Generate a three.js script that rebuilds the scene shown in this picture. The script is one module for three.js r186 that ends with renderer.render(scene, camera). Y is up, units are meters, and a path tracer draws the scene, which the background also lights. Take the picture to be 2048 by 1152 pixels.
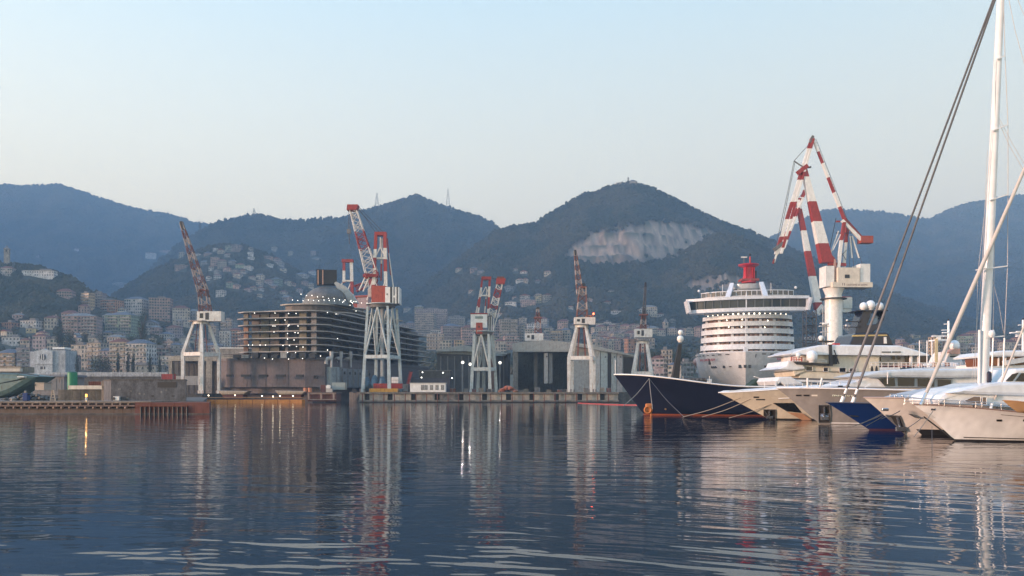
import * as THREE from 'three';
import { mergeGeometries } from 'three/addons/utils/BufferGeometryUtils.js';
import { RoundedBoxGeometry } from 'three/addons/geometries/RoundedBoxGeometry.js';
import { TextGeometry } from 'three/addons/geometries/TextGeometry.js';
import { FontLoader } from 'three/addons/loaders/FontLoader.js';
import { createNoise2D, createNoise3D } from 'simplex-noise';

// ---------------------------------------------------------------- camera, sky, sun, exposure
const FOCAL = 1600, HORIZON = 788, EYE = 3;           // metres above the water; focal length and horizon in 2048 x 1152 pixels
const scene = new THREE.Scene();
const camera = new THREE.PerspectiveCamera(2 * Math.atan(576 / FOCAL) * 180 / Math.PI, 2048 / 1152, 0.5, 12000);
camera.position.set(0, EYE, 0);
camera.lookAt(0, EYE, -100);
camera.setViewOffset(2048, 1152, 0, 576 - HORIZON, 2048, 1152);
const renderer = new THREE.WebGLRenderer({ antialias: true });
renderer.setSize(1024, 576);
renderer.toneMapping = THREE.LinearToneMapping;
renderer.toneMappingExposure = 1.55;
renderer.shadowMap.enabled = true;

const SUN_DIR = new THREE.Vector3(-0.99, 0.125, 0.02).normalize();   // low in the west, out of frame on the left
{
  const W = 512, Hh = 256, d = new Float32Array(W * Hh * 4);
  const stops = [[0, [1.02, 0.79, 0.44]], [8, [0.97, 0.77, 0.45]], [14, [0.79, 0.72, 0.54]], [27, [0.49, 0.63, 0.69]], [45, [0.40, 0.64, 0.98]], [90, [0.34, 0.60, 1.06]]];
  const sunAz = Math.atan2(SUN_DIR.z, SUN_DIR.x);
  for (let j = 0; j < Hh; j++) {
    const el = (j + 0.5) / Hh * 180 - 90, e = Math.max(0, el);
    let k = 0; while (k < stops.length - 2 && e > stops[k + 1][0]) k++;
    const t = Math.min(1, (e - stops[k][0]) / (stops[k + 1][0] - stops[k][0]));
    for (let i = 0; i < W; i++) {
      const az = ((i + 0.5) / W - 0.5) * 2 * Math.PI, o = (j * W + i) * 4;
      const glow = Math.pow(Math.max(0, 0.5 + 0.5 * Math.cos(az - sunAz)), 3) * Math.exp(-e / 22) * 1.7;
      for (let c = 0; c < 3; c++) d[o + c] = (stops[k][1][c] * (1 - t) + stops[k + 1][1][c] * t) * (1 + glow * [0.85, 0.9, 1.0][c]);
      d[o + 3] = 1;
    }
  }
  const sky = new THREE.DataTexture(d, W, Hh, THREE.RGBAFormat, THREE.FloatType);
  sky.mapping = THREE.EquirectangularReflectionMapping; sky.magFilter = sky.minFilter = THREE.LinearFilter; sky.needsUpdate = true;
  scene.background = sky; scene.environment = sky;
}
const sun = new THREE.DirectionalLight(new THREE.Color().setRGB(1, 0.62, 0.44), 5.0);
sun.position.copy(SUN_DIR).multiplyScalar(900); sun.target.position.set(0, 0, -250);
sun.castShadow = true; sun.shadow.radius = 14; sun.shadow.mapSize.set(4096, 4096);
Object.assign(sun.shadow.camera, { left: -500, right: 500, top: 400, bottom: -300, near: 1, far: 4000 });
scene.add(sun, sun.target);
scene.fog = new THREE.FogExp2(new THREE.Color().setRGB(0.38, 0.65, 1.0), 0.00025);

// ---------------------------------------------------------------- helpers
let seed = 7;
const rnd = () => { seed = (seed + 0x6d2b79f5) | 0; let t = Math.imul(seed ^ (seed >>> 15), 1 | seed); t = (t + Math.imul(t ^ (t >>> 7), 61 | t)) ^ t; return ((t ^ (t >>> 14)) >>> 0) / 4294967296; };
const rr = (a, b) => a + (b - a) * rnd();
const pick = (a) => a[Math.floor(rnd() * a.length)];
const n2 = createNoise2D(rnd), n3 = createNoise3D(rnd);
const V = (x, y, z) => new THREE.Vector3(x, y, z);
const clamp = (x, a, b) => Math.min(b, Math.max(a, x)), lerp = (a, b, t) => a + (b - a) * t;
const smooth = (a, b, x) => { const t = clamp((x - a) / (b - a), 0, 1); return t * t * (3 - 2 * t); };
const X = (px, D) => (px - 1024) * D / FOCAL, Y = (py, D) => EYE + (HORIZON - py) * D / FOCAL, S = (n, D) => n * D / FOCAL;
const P = (px, py, D) => V(X(px, D), Y(py, D), -D);     // the point that is seen at that pixel and stands D metres away
const fbm2 = (x, y, o = 4) => { let s = 0, a = 0.5, f = 1; for (let i = 0; i < o; i++) { s += a * n2(x * f, y * f); a *= 0.5; f *= 2.03; } return s; };
const taken = new Map();
const numbered = (n) => { const k = taken.get(n) || 0; taken.set(n, k + 1); return k ? n + '_' + String(k).padStart(3, '0') : n; };

function clean(list) {
  return list.flat(4).filter(Boolean).map((g) => {
    const q = g.index ? g.toNonIndexed() : g;
    for (const k of Object.keys(q.attributes)) if (!['position', 'normal'].includes(k)) q.deleteAttribute(k);
    if (!q.attributes.normal) q.computeVertexNormals();
    q.morphAttributes = {};
    return q;
  });
}
function uvBox(g) {                                          // uv in metres, by the side a face points to
  const p = g.attributes.position, n = g.attributes.normal, uv = new Float32Array(p.count * 2);
  for (let i = 0; i < p.count; i++) {
    const ax = Math.abs(n.getX(i)), ay = Math.abs(n.getY(i)), az = Math.abs(n.getZ(i));
    const [a, b] = ay > ax && ay > az ? [p.getX(i), p.getZ(i)] : ax > az ? [p.getZ(i), p.getY(i)] : [p.getX(i), p.getY(i)];
    uv[i * 2] = a; uv[i * 2 + 1] = b;
  }
  g.setAttribute('uv', new THREE.BufferAttribute(uv, 2));
  return g;
}
const join = (...list) => { const c = clean(list); return uvBox(c.length > 1 ? mergeGeometries(c) : c[0]); };

function tag(o, label, category, group, kind) {
  if (label) o.userData.label = label;
  if (category) o.userData.category = category;
  if (group) o.userData.group = group;
  if (kind) o.userData.kind = kind;
  return o;
}
class Thing {                                                // a Group at the thing's base; parts are given in world metres
  constructor(name, label, category, base, group) {
    this.o = new THREE.Group(); this.o.name = numbered(name); this.b = base.clone();
    this.o.position.copy(base); tag(this.o, label, category, group); scene.add(this.o);
  }
  part(name, geos, mat, parent, kind) {
    const g = join(geos); g.translate(-this.b.x, -this.b.y, -this.b.z);
    const m = new THREE.Mesh(g, mat); m.name = name; if (kind) m.userData.kind = kind;
    (parent || this.o).add(m); return m;
  }
}
function solo(name, geos, mat, label, category, base, group, kind) {      // a thing or a piece of the setting that is one mesh
  const g = join(geos); if (base) g.translate(-base.x, -base.y, -base.z);
  const m = new THREE.Mesh(g, mat); m.name = numbered(name); if (base) m.position.copy(base);
  scene.add(m); return tag(m, label, category, group, kind);
}
function copyOf(t, move, label, turn = 0) {
  const c = t.o.clone(); c.name = numbered(t.o.name.replace(/_\d+$/, '')); c.position.add(move); c.rotation.y += turn; scene.add(c);
  c.userData = { ...t.o.userData }; if (label) c.userData.label = label; return c;
}
// shapes, all in world metres
function box(cx, cy, cz, w, h, d, ry = 0) { const g = new THREE.BoxGeometry(w, h, d); if (ry) g.rotateY(ry); return g.translate(cx, cy, cz); }
function rbox(cx, cy, cz, w, h, d, r = 0.1, ry = 0) { const g = new RoundedBoxGeometry(w, h, d, 2, Math.min(r, w / 2.1, h / 2.1, d / 2.1)); if (ry) g.rotateY(ry); return g.translate(cx, cy, cz); }
function pbox(x0, y0, x1, y1, D, depth, r = 0) {              // front face D metres away, covering these pixels, reaching back by depth
  const a = P(x0, y0, D), b = P(x1, y1, D), w = Math.abs(b.x - a.x), h = Math.abs(a.y - b.y);
  return (r ? rbox : box)((a.x + b.x) / 2, (a.y + b.y) / 2, -D - depth / 2, w, h, depth, r || 0);
}
const UPV = V(0, 1, 0);
function bar(a, b, r, seg = 6, r2 = r) {
  const l = a.distanceTo(b), g = new THREE.CylinderGeometry(r2, r, l, seg, 1);
  g.applyQuaternion(new THREE.Quaternion().setFromUnitVectors(UPV, b.clone().sub(a).normalize()));
  return g.translate((a.x + b.x) / 2, (a.y + b.y) / 2, (a.z + b.z) / 2);
}
function beam(a, b, w, d = w, w2 = w, d2 = d) {              // a rectangular member, its sides kept level
  const dir = b.clone().sub(a).normalize(), side = Math.abs(dir.y) > 0.95 ? V(1, 0, 0) : V(0, 1, 0).cross(dir).normalize(), up = dir.clone().cross(side).normalize();
  const pos = [], q = (c, s, u, W, Dp) => c.clone().addScaledVector(side, s * W / 2).addScaledVector(up, u * Dp / 2);
  const A = [[-1, -1], [1, -1], [1, 1], [-1, 1]].map(([s, u]) => q(a, s, u, w, d)), B = [[-1, -1], [1, -1], [1, 1], [-1, 1]].map(([s, u]) => q(b, s, u, w2, d2));
  const tri = (...v) => v.forEach((p) => pos.push(p.x, p.y, p.z)), quad = (p, r, s, t) => { tri(p, r, s); tri(p, s, t); };
  for (let i = 0; i < 4; i++) { const j = (i + 1) % 4; quad(A[i], A[j], B[j], B[i]); }
  quad(A[3], A[2], A[1], A[0]); quad(B[0], B[1], B[2], B[3]);
  const g = new THREE.BufferGeometry(); g.setAttribute('position', new THREE.Float32BufferAttribute(pos, 3)); g.computeVertexNormals(); return g;
}
function prism(pts, D, depth, bevel = 0) {                    // an outline of pixels at D metres, made depth metres thick going back
  const s = new THREE.Shape(pts.map(([x, y]) => new THREE.Vector2(X(x, D), Y(y, D))));
  const g = new THREE.ExtrudeGeometry(s, { depth: depth - 2 * bevel, bevelEnabled: bevel > 0, bevelThickness: bevel, bevelSize: bevel, bevelOffset: -bevel, bevelSegments: 2, curveSegments: 6 });
  return g.translate(0, 0, -D - depth + bevel);
}
function slabShape(pts, y0, y1, holes) {                      // plan outline [x, z] extruded from y0 to y1
  const s = new THREE.Shape(pts.map(([x, z]) => new THREE.Vector2(x, -z)));
  const g = new THREE.ExtrudeGeometry(s, { depth: y1 - y0, bevelEnabled: false });
  return g.rotateX(-Math.PI / 2).translate(0, y0, 0);
}
const ball = (c, r, w = 10, h = 8) => new THREE.SphereGeometry(r, w, h).translate(c.x, c.y, c.z);
const tube = (pts, r, n = 24, seg = 6) => new THREE.TubeGeometry(new THREE.CatmullRomCurve3(pts), n, r, seg, false);
function lathe(profile, c, seg = 20) { return new THREE.LatheGeometry(profile.map(([r, y]) => new THREE.Vector2(r, y)), seg).translate(c.x, c.y, c.z); }
function dome(c, r, squash = 1, neck = 0.25) {                // a satellite dome on its short neck
  const p = [[r * 0.55, -r * (0.95 + neck)], [r * 0.6, -r * 0.95], [r * 0.9, -r * 0.75], [r, -r * 0.3], [r, 0]];
  for (let i = 1; i <= 8; i++) p.push([r * Math.cos(i / 8 * Math.PI / 2), r * squash * Math.sin(i / 8 * Math.PI / 2)]);
  return lathe(p, c, 18);
}
function lattice(a, b, wa, wb, n, r, side, out, diag = r * 0.6) {   // four chords and crossed bracing between two square ends: [chords per panel]
  const dir = b.clone().sub(a).normalize(), s = (side || V(0, 0, 1)).clone(), u = s.clone().cross(dir).normalize(); s.copy(dir).cross(u).normalize();
  const at = (t, i) => { const w = lerp(wa, wb, t) / 2, [p, q] = [[-1, -1], [1, -1], [1, 1], [-1, 1]][i]; return a.clone().lerp(b, t).addScaledVector(s, p * w).addScaledVector(u, q * w); };
  for (let k = 0; k < n; k++) {
    const t0 = k / n, t1 = (k + 1) / n, g = [];
    for (let i = 0; i < 4; i++) {
      g.push(bar(at(t0, i), at(t1, i), r, 5));
      g.push(bar(at(t0, i), at(k % 2 ? t0 : t1, (i + 1) % 4), diag, 4), bar(at(k % 2 ? t0 : t1, i), at(k % 2 ? t1 : t0, (i + 1) % 4), diag, 4));
    }
    out(k, g);
  }
}

// ---------------------------------------------------------------- materials
function noiseTexture(n, fn, srgb = true, rep = 1) {
  const d = new Uint8Array(n * n * 4);
  for (let j = 0; j < n; j++) for (let i = 0; i < n; i++) { const c = fn(i / n, j / n), o = (j * n + i) * 4; d[o] = c[0] * 255; d[o + 1] = c[1] * 255; d[o + 2] = c[2] * 255; d[o + 3] = 255; }
  const t = new THREE.DataTexture(d, n, n); t.wrapS = t.wrapT = THREE.RepeatWrapping; t.magFilter = THREE.LinearFilter; t.minFilter = THREE.LinearMipmapLinearFilter;
  if (srgb) t.colorSpace = THREE.SRGBColorSpace; t.repeat.set(rep, rep); t.needsUpdate = true; return t;
}
const TAU = Math.PI * 2;
function tileNoise(u, v, f, o = 0, fv = f) { const r = f / TAU, q = fv / TAU; return n3(Math.cos(u * TAU) * r + o, Math.sin(u * TAU) * r + 7.1 * o, Math.cos(v * TAU) * q + 3) * 0.5 + n3(Math.sin(v * TAU) * q + o, Math.cos(u * TAU) * r, Math.sin(u * TAU) * r + 9) * 0.5; }
const g3 = (x) => [x, x, x];
const tex = {
  paint: noiseTexture(256, (u, v) => { const s = 0.93 + 0.05 * tileNoise(u, v, 5) + 0.05 * tileNoise(u, v, 18, 4) + 0.02 * (rnd() - 0.5); return g3(clamp(s, 0, 1)); }, true, 1 / 9),
  rust: noiseTexture(256, (u, v) => { const s = 0.8 * tileNoise(u, v, 22, 2, 3) + 0.5 * tileNoise(u, v, 46, 5, 8) + 0.35 * tileNoise(u, v, 6, 4), k = smooth(0.1, 0.8, s), b = 0.93 + 0.08 * tileNoise(u, v, 12, 8); return [clamp(b - 0.14 * k, 0, 1), clamp(b - 0.24 * k, 0, 1), clamp(b - 0.30 * k, 0, 1)]; }, true, 1 / 11),
  rough: noiseTexture(256, (u, v) => { const s = 0.80 + 0.13 * tileNoise(u, v, 4, 1) + 0.14 * tileNoise(u, v, 14, 6) + 0.12 * tileNoise(u, v, 40, 3) + 0.05 * (rnd() - 0.5); return g3(clamp(s, 0, 1)); }, true, 1 / 12),
};
const mats = new Map();
function mat(r, g, b, o = {}) {
  const key = JSON.stringify([r, g, b, o]); if (mats.has(key)) return mats.get(key);
  const { t = 'paint', ...rest } = o;
  const m = new THREE.MeshPhysicalMaterial({ color: new THREE.Color().setRGB(r, g, b), roughness: 0.55, ...rest });
  if (t) m.map = tex[t];
  mats.set(key, m); return m;
}
const lampMat = (r, g, b, k) => new THREE.MeshStandardMaterial({ color: 0x222222, emissive: new THREE.Color().setRGB(r, g, b), emissiveIntensity: k });
const M = {
  white: mat(0.78, 0.78, 0.76, { roughness: 0.35 }), crane: mat(0.67, 0.67, 0.64, { t: 'rust' }), craneBlue: mat(0.40, 0.48, 0.50, { t: 'rust' }), red: mat(0.30, 0.028, 0.022, { t: 'rust' }), orange: mat(0.36, 0.06, 0.03, { t: 'rust' }),
  dark: mat(0.03, 0.032, 0.035), steel: mat(0.16, 0.165, 0.17, { t: 'rust', metalness: 0.2 }), concrete: mat(0.36, 0.34, 0.30, { t: 'rough', roughness: 0.9 }), darkConcrete: mat(0.13, 0.125, 0.115, { t: 'rough', roughness: 0.95 }),
  glass: mat(0.012, 0.014, 0.018, { roughness: 0.06, t: null }), brownGlass: mat(0.06, 0.028, 0.018, { roughness: 0.08, t: null }), rope: mat(0.22, 0.205, 0.18, { roughness: 0.95, t: null }), rigging: mat(0.07, 0.075, 0.085, { roughness: 0.6, t: null }),
  chrome: mat(0.55, 0.56, 0.58, { metalness: 0.9, roughness: 0.25, t: null }), rustDark: mat(0.16, 0.06, 0.04, { t: 'rust', roughness: 0.85 }), craneRust: mat(0.22, 0.085, 0.06, { t: 'rust', roughness: 0.85 }), black: mat(0.012, 0.012, 0.014, { t: null, roughness: 0.5 }),  // black also paints the darkness inside openings
};

// ---------------------------------------------------------------- terrain: one sheet from the yard to the far ridges
// Crest lines: [distance, front reach, back reach, roughness, [pixel x, pixel y] of the crest]
const ridges = [
  [3400, 1500, 1500, 1.0, [[-2000, 420], [-700, 410], [-300, 385], [-100, 374], [0, 372], [70, 374], [120, 371], [180, 391], [250, 414], [300, 424], [350, 434], [400, 449], [440, 452], [520, 460], [640, 470], [800, 500], [1000, 560], [1300, 700]]],
  [2300, 1050, 1000, 1.0, [[150, 700], [280, 560], [340, 500], [400, 463], [430, 447], [460, 440], [500, 431], [520, 431], [560, 441], [600, 442], [640, 438], [680, 438], [720, 424], [760, 413], [800, 402], [832, 391], [860, 403], [900, 417], [950, 432], [985, 447], [1010, 470], [1060, 500], [1200, 560], [1400, 700]]],
  [1600, 700, 900, 0.8, [[760, 640], [860, 560], [940, 500], [990, 462], [1030, 453], [1070, 447], [1110, 422], [1140, 404], [1165, 390], [1190, 385], [1215, 374], [1240, 369], [1260, 366], [1280, 370], [1305, 376], [1330, 389], [1360, 403], [1400, 424], [1450, 446], [1500, 463], [1540, 480], [1600, 505], [1680, 543], [1760, 578], [1840, 608], [1920, 632], [2000, 655], [2150, 690]]],
  [3100, 1500, 1300, 1.3, [[1300, 640], [1400, 560], [1500, 500], [1560, 468], [1600, 446], [1640, 424], [1665, 420], [1700, 424], [1760, 426], [1800, 431], [1840, 440], [1858, 441], [1890, 425], [1920, 413], [1960, 404], [2000, 398], [2048, 392], [2200, 384], [2500, 392], [2800, 440]]],
  [1480, 700, 600, 0.7, [[120, 690], [200, 610], [250, 572], [300, 545], [350, 520], [400, 500], [440, 490], [490, 492], [540, 510], [600, 545], [660, 575], [740, 610], [860, 660]]],
  [930, 380, 420, 0.6, [[-2000, 330], [-900, 420], [-300, 490], [-60, 522], [0, 528], [60, 534], [110, 545], [140, 556], [180, 585], [240, 606], [330, 630], [430, 660], [520, 700]]],
  [1320, 480, 350, 0.6, [[1120, 680], [1200, 612], [1260, 572], [1300, 545], [1340, 518], [1380, 496], [1410, 478], [1440, 468], [1480, 475], [1560, 510], [1680, 560], [1820, 625], [1900, 660]]],
];
const ridgeY = (r, u) => { const p = r[4]; if (u <= p[0][0]) return p[0][1]; for (let i = 1; i < p.length; i++) if (u < p[i][0]) { const t = (u - p[i - 1][0]) / (p[i][0] - p[i - 1][0]); return lerp(p[i - 1][1], p[i][1], t); } return p[p.length - 1][1]; };
const quarries = [
  [[1128, 506], [1140, 492], [1180, 465], [1215, 458], [1250, 450], [1310, 439], [1350, 443], [1385, 447], [1425, 453], [1428, 468], [1400, 488], [1370, 505], [1330, 520], [1290, 528], [1210, 532], [1150, 524]],
  [[1362, 576], [1380, 560], [1420, 546], [1450, 543], [1490, 556], [1540, 564], [1575, 582], [1480, 588], [1400, 586]],
];
const inside = (poly, x, y) => { let c = false; for (let i = 0, j = poly.length - 1; i < poly.length; j = i++) { const [a, b] = poly[i], [p, q] = poly[j]; if ((b > y) !== (q > y) && x < (p - a) * (y - b) / (q - b) + a) c = !c; } return c; };
function landRaw(u, D) {
  const x = X(u, D), z = -D;
  let h = 3.2 + Math.max(0, D - 440) * 0.115;
  h += smooth(450, 800, D) * 5 * fbm2(x / 130, z / 130, 3);
  for (const r of ridges) {
    const [D0, front, back, rough] = r, hc = Y(ridgeY(r, u), D0); if (hc < 5) continue;
    const q = D - D0;
    if (q < -front * 1.02) continue;
    const t = q < 0 ? clamp(1 + q / front, 0, 1) : clamp(1 - q / back, 0, 1), s = q < 0 ? t * (0.62 + 0.38 * t) : t * t * (3 - 2 * t);
    const spur = rough * hc * (0.26 * fbm2(x / (0.36 * D0) + 9, z / (0.6 * D0), 3) + 0.10 * Math.abs(n2(x / (0.05 * D0), z / (0.13 * D0)))) * (1 - t) * Math.min(1, t * 4);
    const v = hc * s + spur;
    const k = 14; h = h > v + k ? h : v > h + k ? v : Math.max(h, v) + (k - Math.abs(h - v)) ** 2 / (4 * k);
  }
  return h;
}
const quarryAt = (u, D, h) => { if (D < 1000 || D > 1700) return -1; const py = HORIZON - (h - EYE) * FOCAL / D; const a = u + 14 * n2(u / 22, py / 16), b = py + 7 * n2(u / 14 + 4, py / 12); return inside(quarries[0], a, b) ? 0 : inside(quarries[1], a, b) ? 1 : -1; };
function land(u, D) {
  let h = landRaw(u, D);
  if (quarryAt(u, D, h) >= 0) { const st = 26, k = Math.floor(h / st), f = h / st - k; h = lerp(h, (k + Math.pow(f, 4)) * st, 0.75) + 5 * fbm2(X(u, D) / 14, D / 26, 3); }   // quarry benches
  return h;
}
function hit(px, py, D0 = 446) { for (let D = D0; D < 4200; D *= 1.004) if (land(px, D) >= Y(py, D)) return D; return 4200; }

const rowsD = []; for (let D = 436; D < 5200; D *= 1.0105) rowsD.push(D);
const colsU = []; for (let u = -420; u <= 2470; u += 5) colsU.push(u);
{
  const nr = rowsD.length, nc = colsU.length, pos = new Float32Array(nr * nc * 3), col = new Float32Array(nr * nc * 3), idx = [];
  for (let i = 0; i < nr; i++) for (let j = 0; j < nc; j++) {
    const D = rowsD[i], u = colsU[j], o = (i * nc + j) * 3, raw = landRaw(u, D), q = quarryAt(u, D, raw);
    pos[o] = X(u, D); pos[o + 1] = i === 0 ? -3 : land(u, D); pos[o + 2] = -D;
    const m = 0.5 + 0.5 * fbm2(X(u, D) / 60, D / 60, 3);
    let c = [0.026 + 0.020 * m, 0.032 + 0.016 * m, 0.018 + 0.008 * m];
    if (D < 700) c = [0.06 + 0.04 * m, 0.065 + 0.03 * m, 0.045 + 0.02 * m];
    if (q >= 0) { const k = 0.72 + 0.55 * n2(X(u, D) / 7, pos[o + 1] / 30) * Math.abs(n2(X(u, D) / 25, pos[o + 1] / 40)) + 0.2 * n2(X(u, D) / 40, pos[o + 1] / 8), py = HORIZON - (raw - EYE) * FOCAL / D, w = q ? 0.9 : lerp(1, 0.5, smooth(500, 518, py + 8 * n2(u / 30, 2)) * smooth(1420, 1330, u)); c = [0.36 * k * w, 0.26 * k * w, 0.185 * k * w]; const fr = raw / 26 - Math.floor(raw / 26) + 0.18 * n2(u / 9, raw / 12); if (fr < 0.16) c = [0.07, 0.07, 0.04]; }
    col[o] = c[0]; col[o + 1] = c[1]; col[o + 2] = c[2];
  }
  for (let i = 0; i < nr - 1; i++) for (let j = 0; j < nc - 1; j++) { const a = i * nc + j, b = a + 1, c = a + nc, d = c + 1; idx.push(a, b, c, b, d, c); }
  const g = new THREE.BufferGeometry();
  g.setAttribute('position', new THREE.BufferAttribute(pos, 3)); g.setAttribute('color', new THREE.BufferAttribute(col, 3)); g.setIndex(idx); g.computeVertexNormals();
  const m = new THREE.Mesh(g, new THREE.MeshStandardMaterial({ vertexColors: true, roughness: 1 })); m.name = 'hills'; m.userData.kind = 'structure'; scene.add(m);
}

{ // the ridge west of the bay, out of frame on the left, that keeps the evening sun off the hills
  const nD = 70, nx = 40, pos = [], idx = [];
  for (let i = 0; i <= nD; i++) for (let j = 0; j <= nx; j++) {
    const D = 420 + (3700 - 420) * i / nD, q = j / nx * 2 - 1, cx = -1060 - 0.52 * (D - 500), hw = 330 + 0.05 * D, x = cx + q * hw - Math.max(0, q) * 60, top = D < 700 ? 120 * smooth(430, 600, D) : lerp(120, 720, smooth(700, 1600, D));
    pos.push(x, -2 + top * (1 - q * q) * (1 + 0.22 * fbm2(x / 260, D / 260, 4)) * (i === nD ? 0 : 1), -D);
  }
  for (let i = 0; i < nD; i++) for (let j = 0; j < nx; j++) { const a = i * (nx + 1) + j, b = a + 1, c = a + nx + 1, d = c + 1; idx.push(a, b, c, b, d, c); }
  const g = new THREE.BufferGeometry(); g.setAttribute('position', new THREE.Float32BufferAttribute(pos, 3)); g.setIndex(idx); g.computeVertexNormals();
  const m = new THREE.Mesh(g, new THREE.MeshStandardMaterial({ color: new THREE.Color().setRGB(0.045, 0.052, 0.03), roughness: 1 })); m.name = 'west_ridge'; m.userData.kind = 'structure'; scene.add(m);
}

// ---------------------------------------------------------------- water
const WATER_SLOPE = 0.015;
{
  // two crossing trains of long-crested ripples as a tiling normal map
  const n = 1024, h = new Float32Array(n * n), waves = [];
  for (let i = 0; i < 90; i++) { const ky = Math.round(Math.pow(rnd(), 1.6) * 26 + 2) * (rnd() < 0.5 ? -1 : 1), kx = Math.round(rr(-0.55, 0.55) * Math.abs(ky)), k = Math.hypot(kx, ky); waves.push([kx, ky, 1 / Math.pow(k, 1.18), rr(0, TAU)]); }
  for (const [kx, ky, a, ph] of waves) for (let j = 0; j < n; j++) for (let i = 0; i < n; i++) h[j * n + i] += a * Math.sin(TAU * (kx * i + ky * j) / n + ph);
  let s2 = 0; const sl = (i, j) => [(h[j * n + (i + 1) % n] - h[j * n + (i + n - 1) % n]) * n / 2, (h[((j + 1) % n) * n + i] - h[((j + n - 1) % n) * n + i]) * n / 2];
  for (let k = 0; k < 4000; k++) { const [a, b] = sl(Math.floor(rnd() * n), Math.floor(rnd() * n)); s2 += a * a + b * b; }
  const rms = Math.sqrt(s2 / 4000), d = new Float32Array(n * n * 4), want = WATER_SLOPE;
  for (let j = 0; j < n; j++) for (let i = 0; i < n; i++) { const [a, b] = sl(i, j), nx = -a / rms * want, ny = -b / rms * want, o = (j * n + i) * 4, l = Math.hypot(nx, ny, 1); d[o] = nx / l * 0.5 + 0.5; d[o + 1] = ny / l * 0.5 + 0.5; d[o + 2] = 1 / l * 0.5 + 0.5; d[o + 3] = 1; }
  const t = new THREE.DataTexture(d, n, n, THREE.RGBAFormat, THREE.FloatType); t.wrapS = t.wrapT = THREE.RepeatWrapping; t.magFilter = t.minFilter = THREE.LinearFilter; t.needsUpdate = true;
  const g = new THREE.PlaneGeometry(2400, 900, 120, 60).rotateX(-Math.PI / 2).translate(0, 0, -380), uv = g.attributes.uv, p = g.attributes.position;
  for (let i = 0; i < p.count; i++) { const a = p.getX(i), b = -p.getZ(i); uv.setXY(i, (a + 14 * n2(a / 90, b / 120)) / 12, (b + 12 * n2(a / 110 + 5, b / 90)) / 8.5); };
  const m = new THREE.Mesh(g, new THREE.MeshPhysicalMaterial({ color: new THREE.Color().setRGB(0.006, 0.013, 0.022), roughness: 0.03, ior: 1.42, normalMap: t }));
  m.name = 'harbour_water'; m.userData.kind = 'structure'; scene.add(m);
}

// ---------------------------------------------------------------- the town: every house a thing
const tints = {
  pink: [0.56, 0.40, 0.34], cream: [0.62, 0.55, 0.44], ochre: [0.56, 0.41, 0.24], grey: [0.44, 0.43, 0.42], white: [0.74, 0.72, 0.69], green: [0.38, 0.47, 0.34], orange: [0.56, 0.31, 0.19], mauve: [0.44, 0.37, 0.37], beige: [0.54, 0.48, 0.40], yellow: [0.62, 0.53, 0.29],
};
const roofs = { red: mat(0.24, 0.085, 0.055, { t: 'rough', roughness: 0.9 }), slate: mat(0.15, 0.17, 0.21, { t: 'rough', roughness: 0.9 }), grey: mat(0.28, 0.27, 0.26, { t: 'rough', roughness: 0.9 }) };
const wallMats = {}; for (const k in tints) wallMats[k] = [0.85, 1, 1.12].map((f) => mat(...tints[k].map((c) => c * f), { t: 'rough', roughness: 0.95 }));
const windowMat = mat(0.03, 0.034, 0.04, { roughness: 0.25, t: null }), balconyMat = mat(0.52, 0.48, 0.43, { t: 'rough', roughness: 0.9 }), shutterMat = mat(0.05, 0.10, 0.07, { roughness: 0.8, t: null });
const houses = [];
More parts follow.
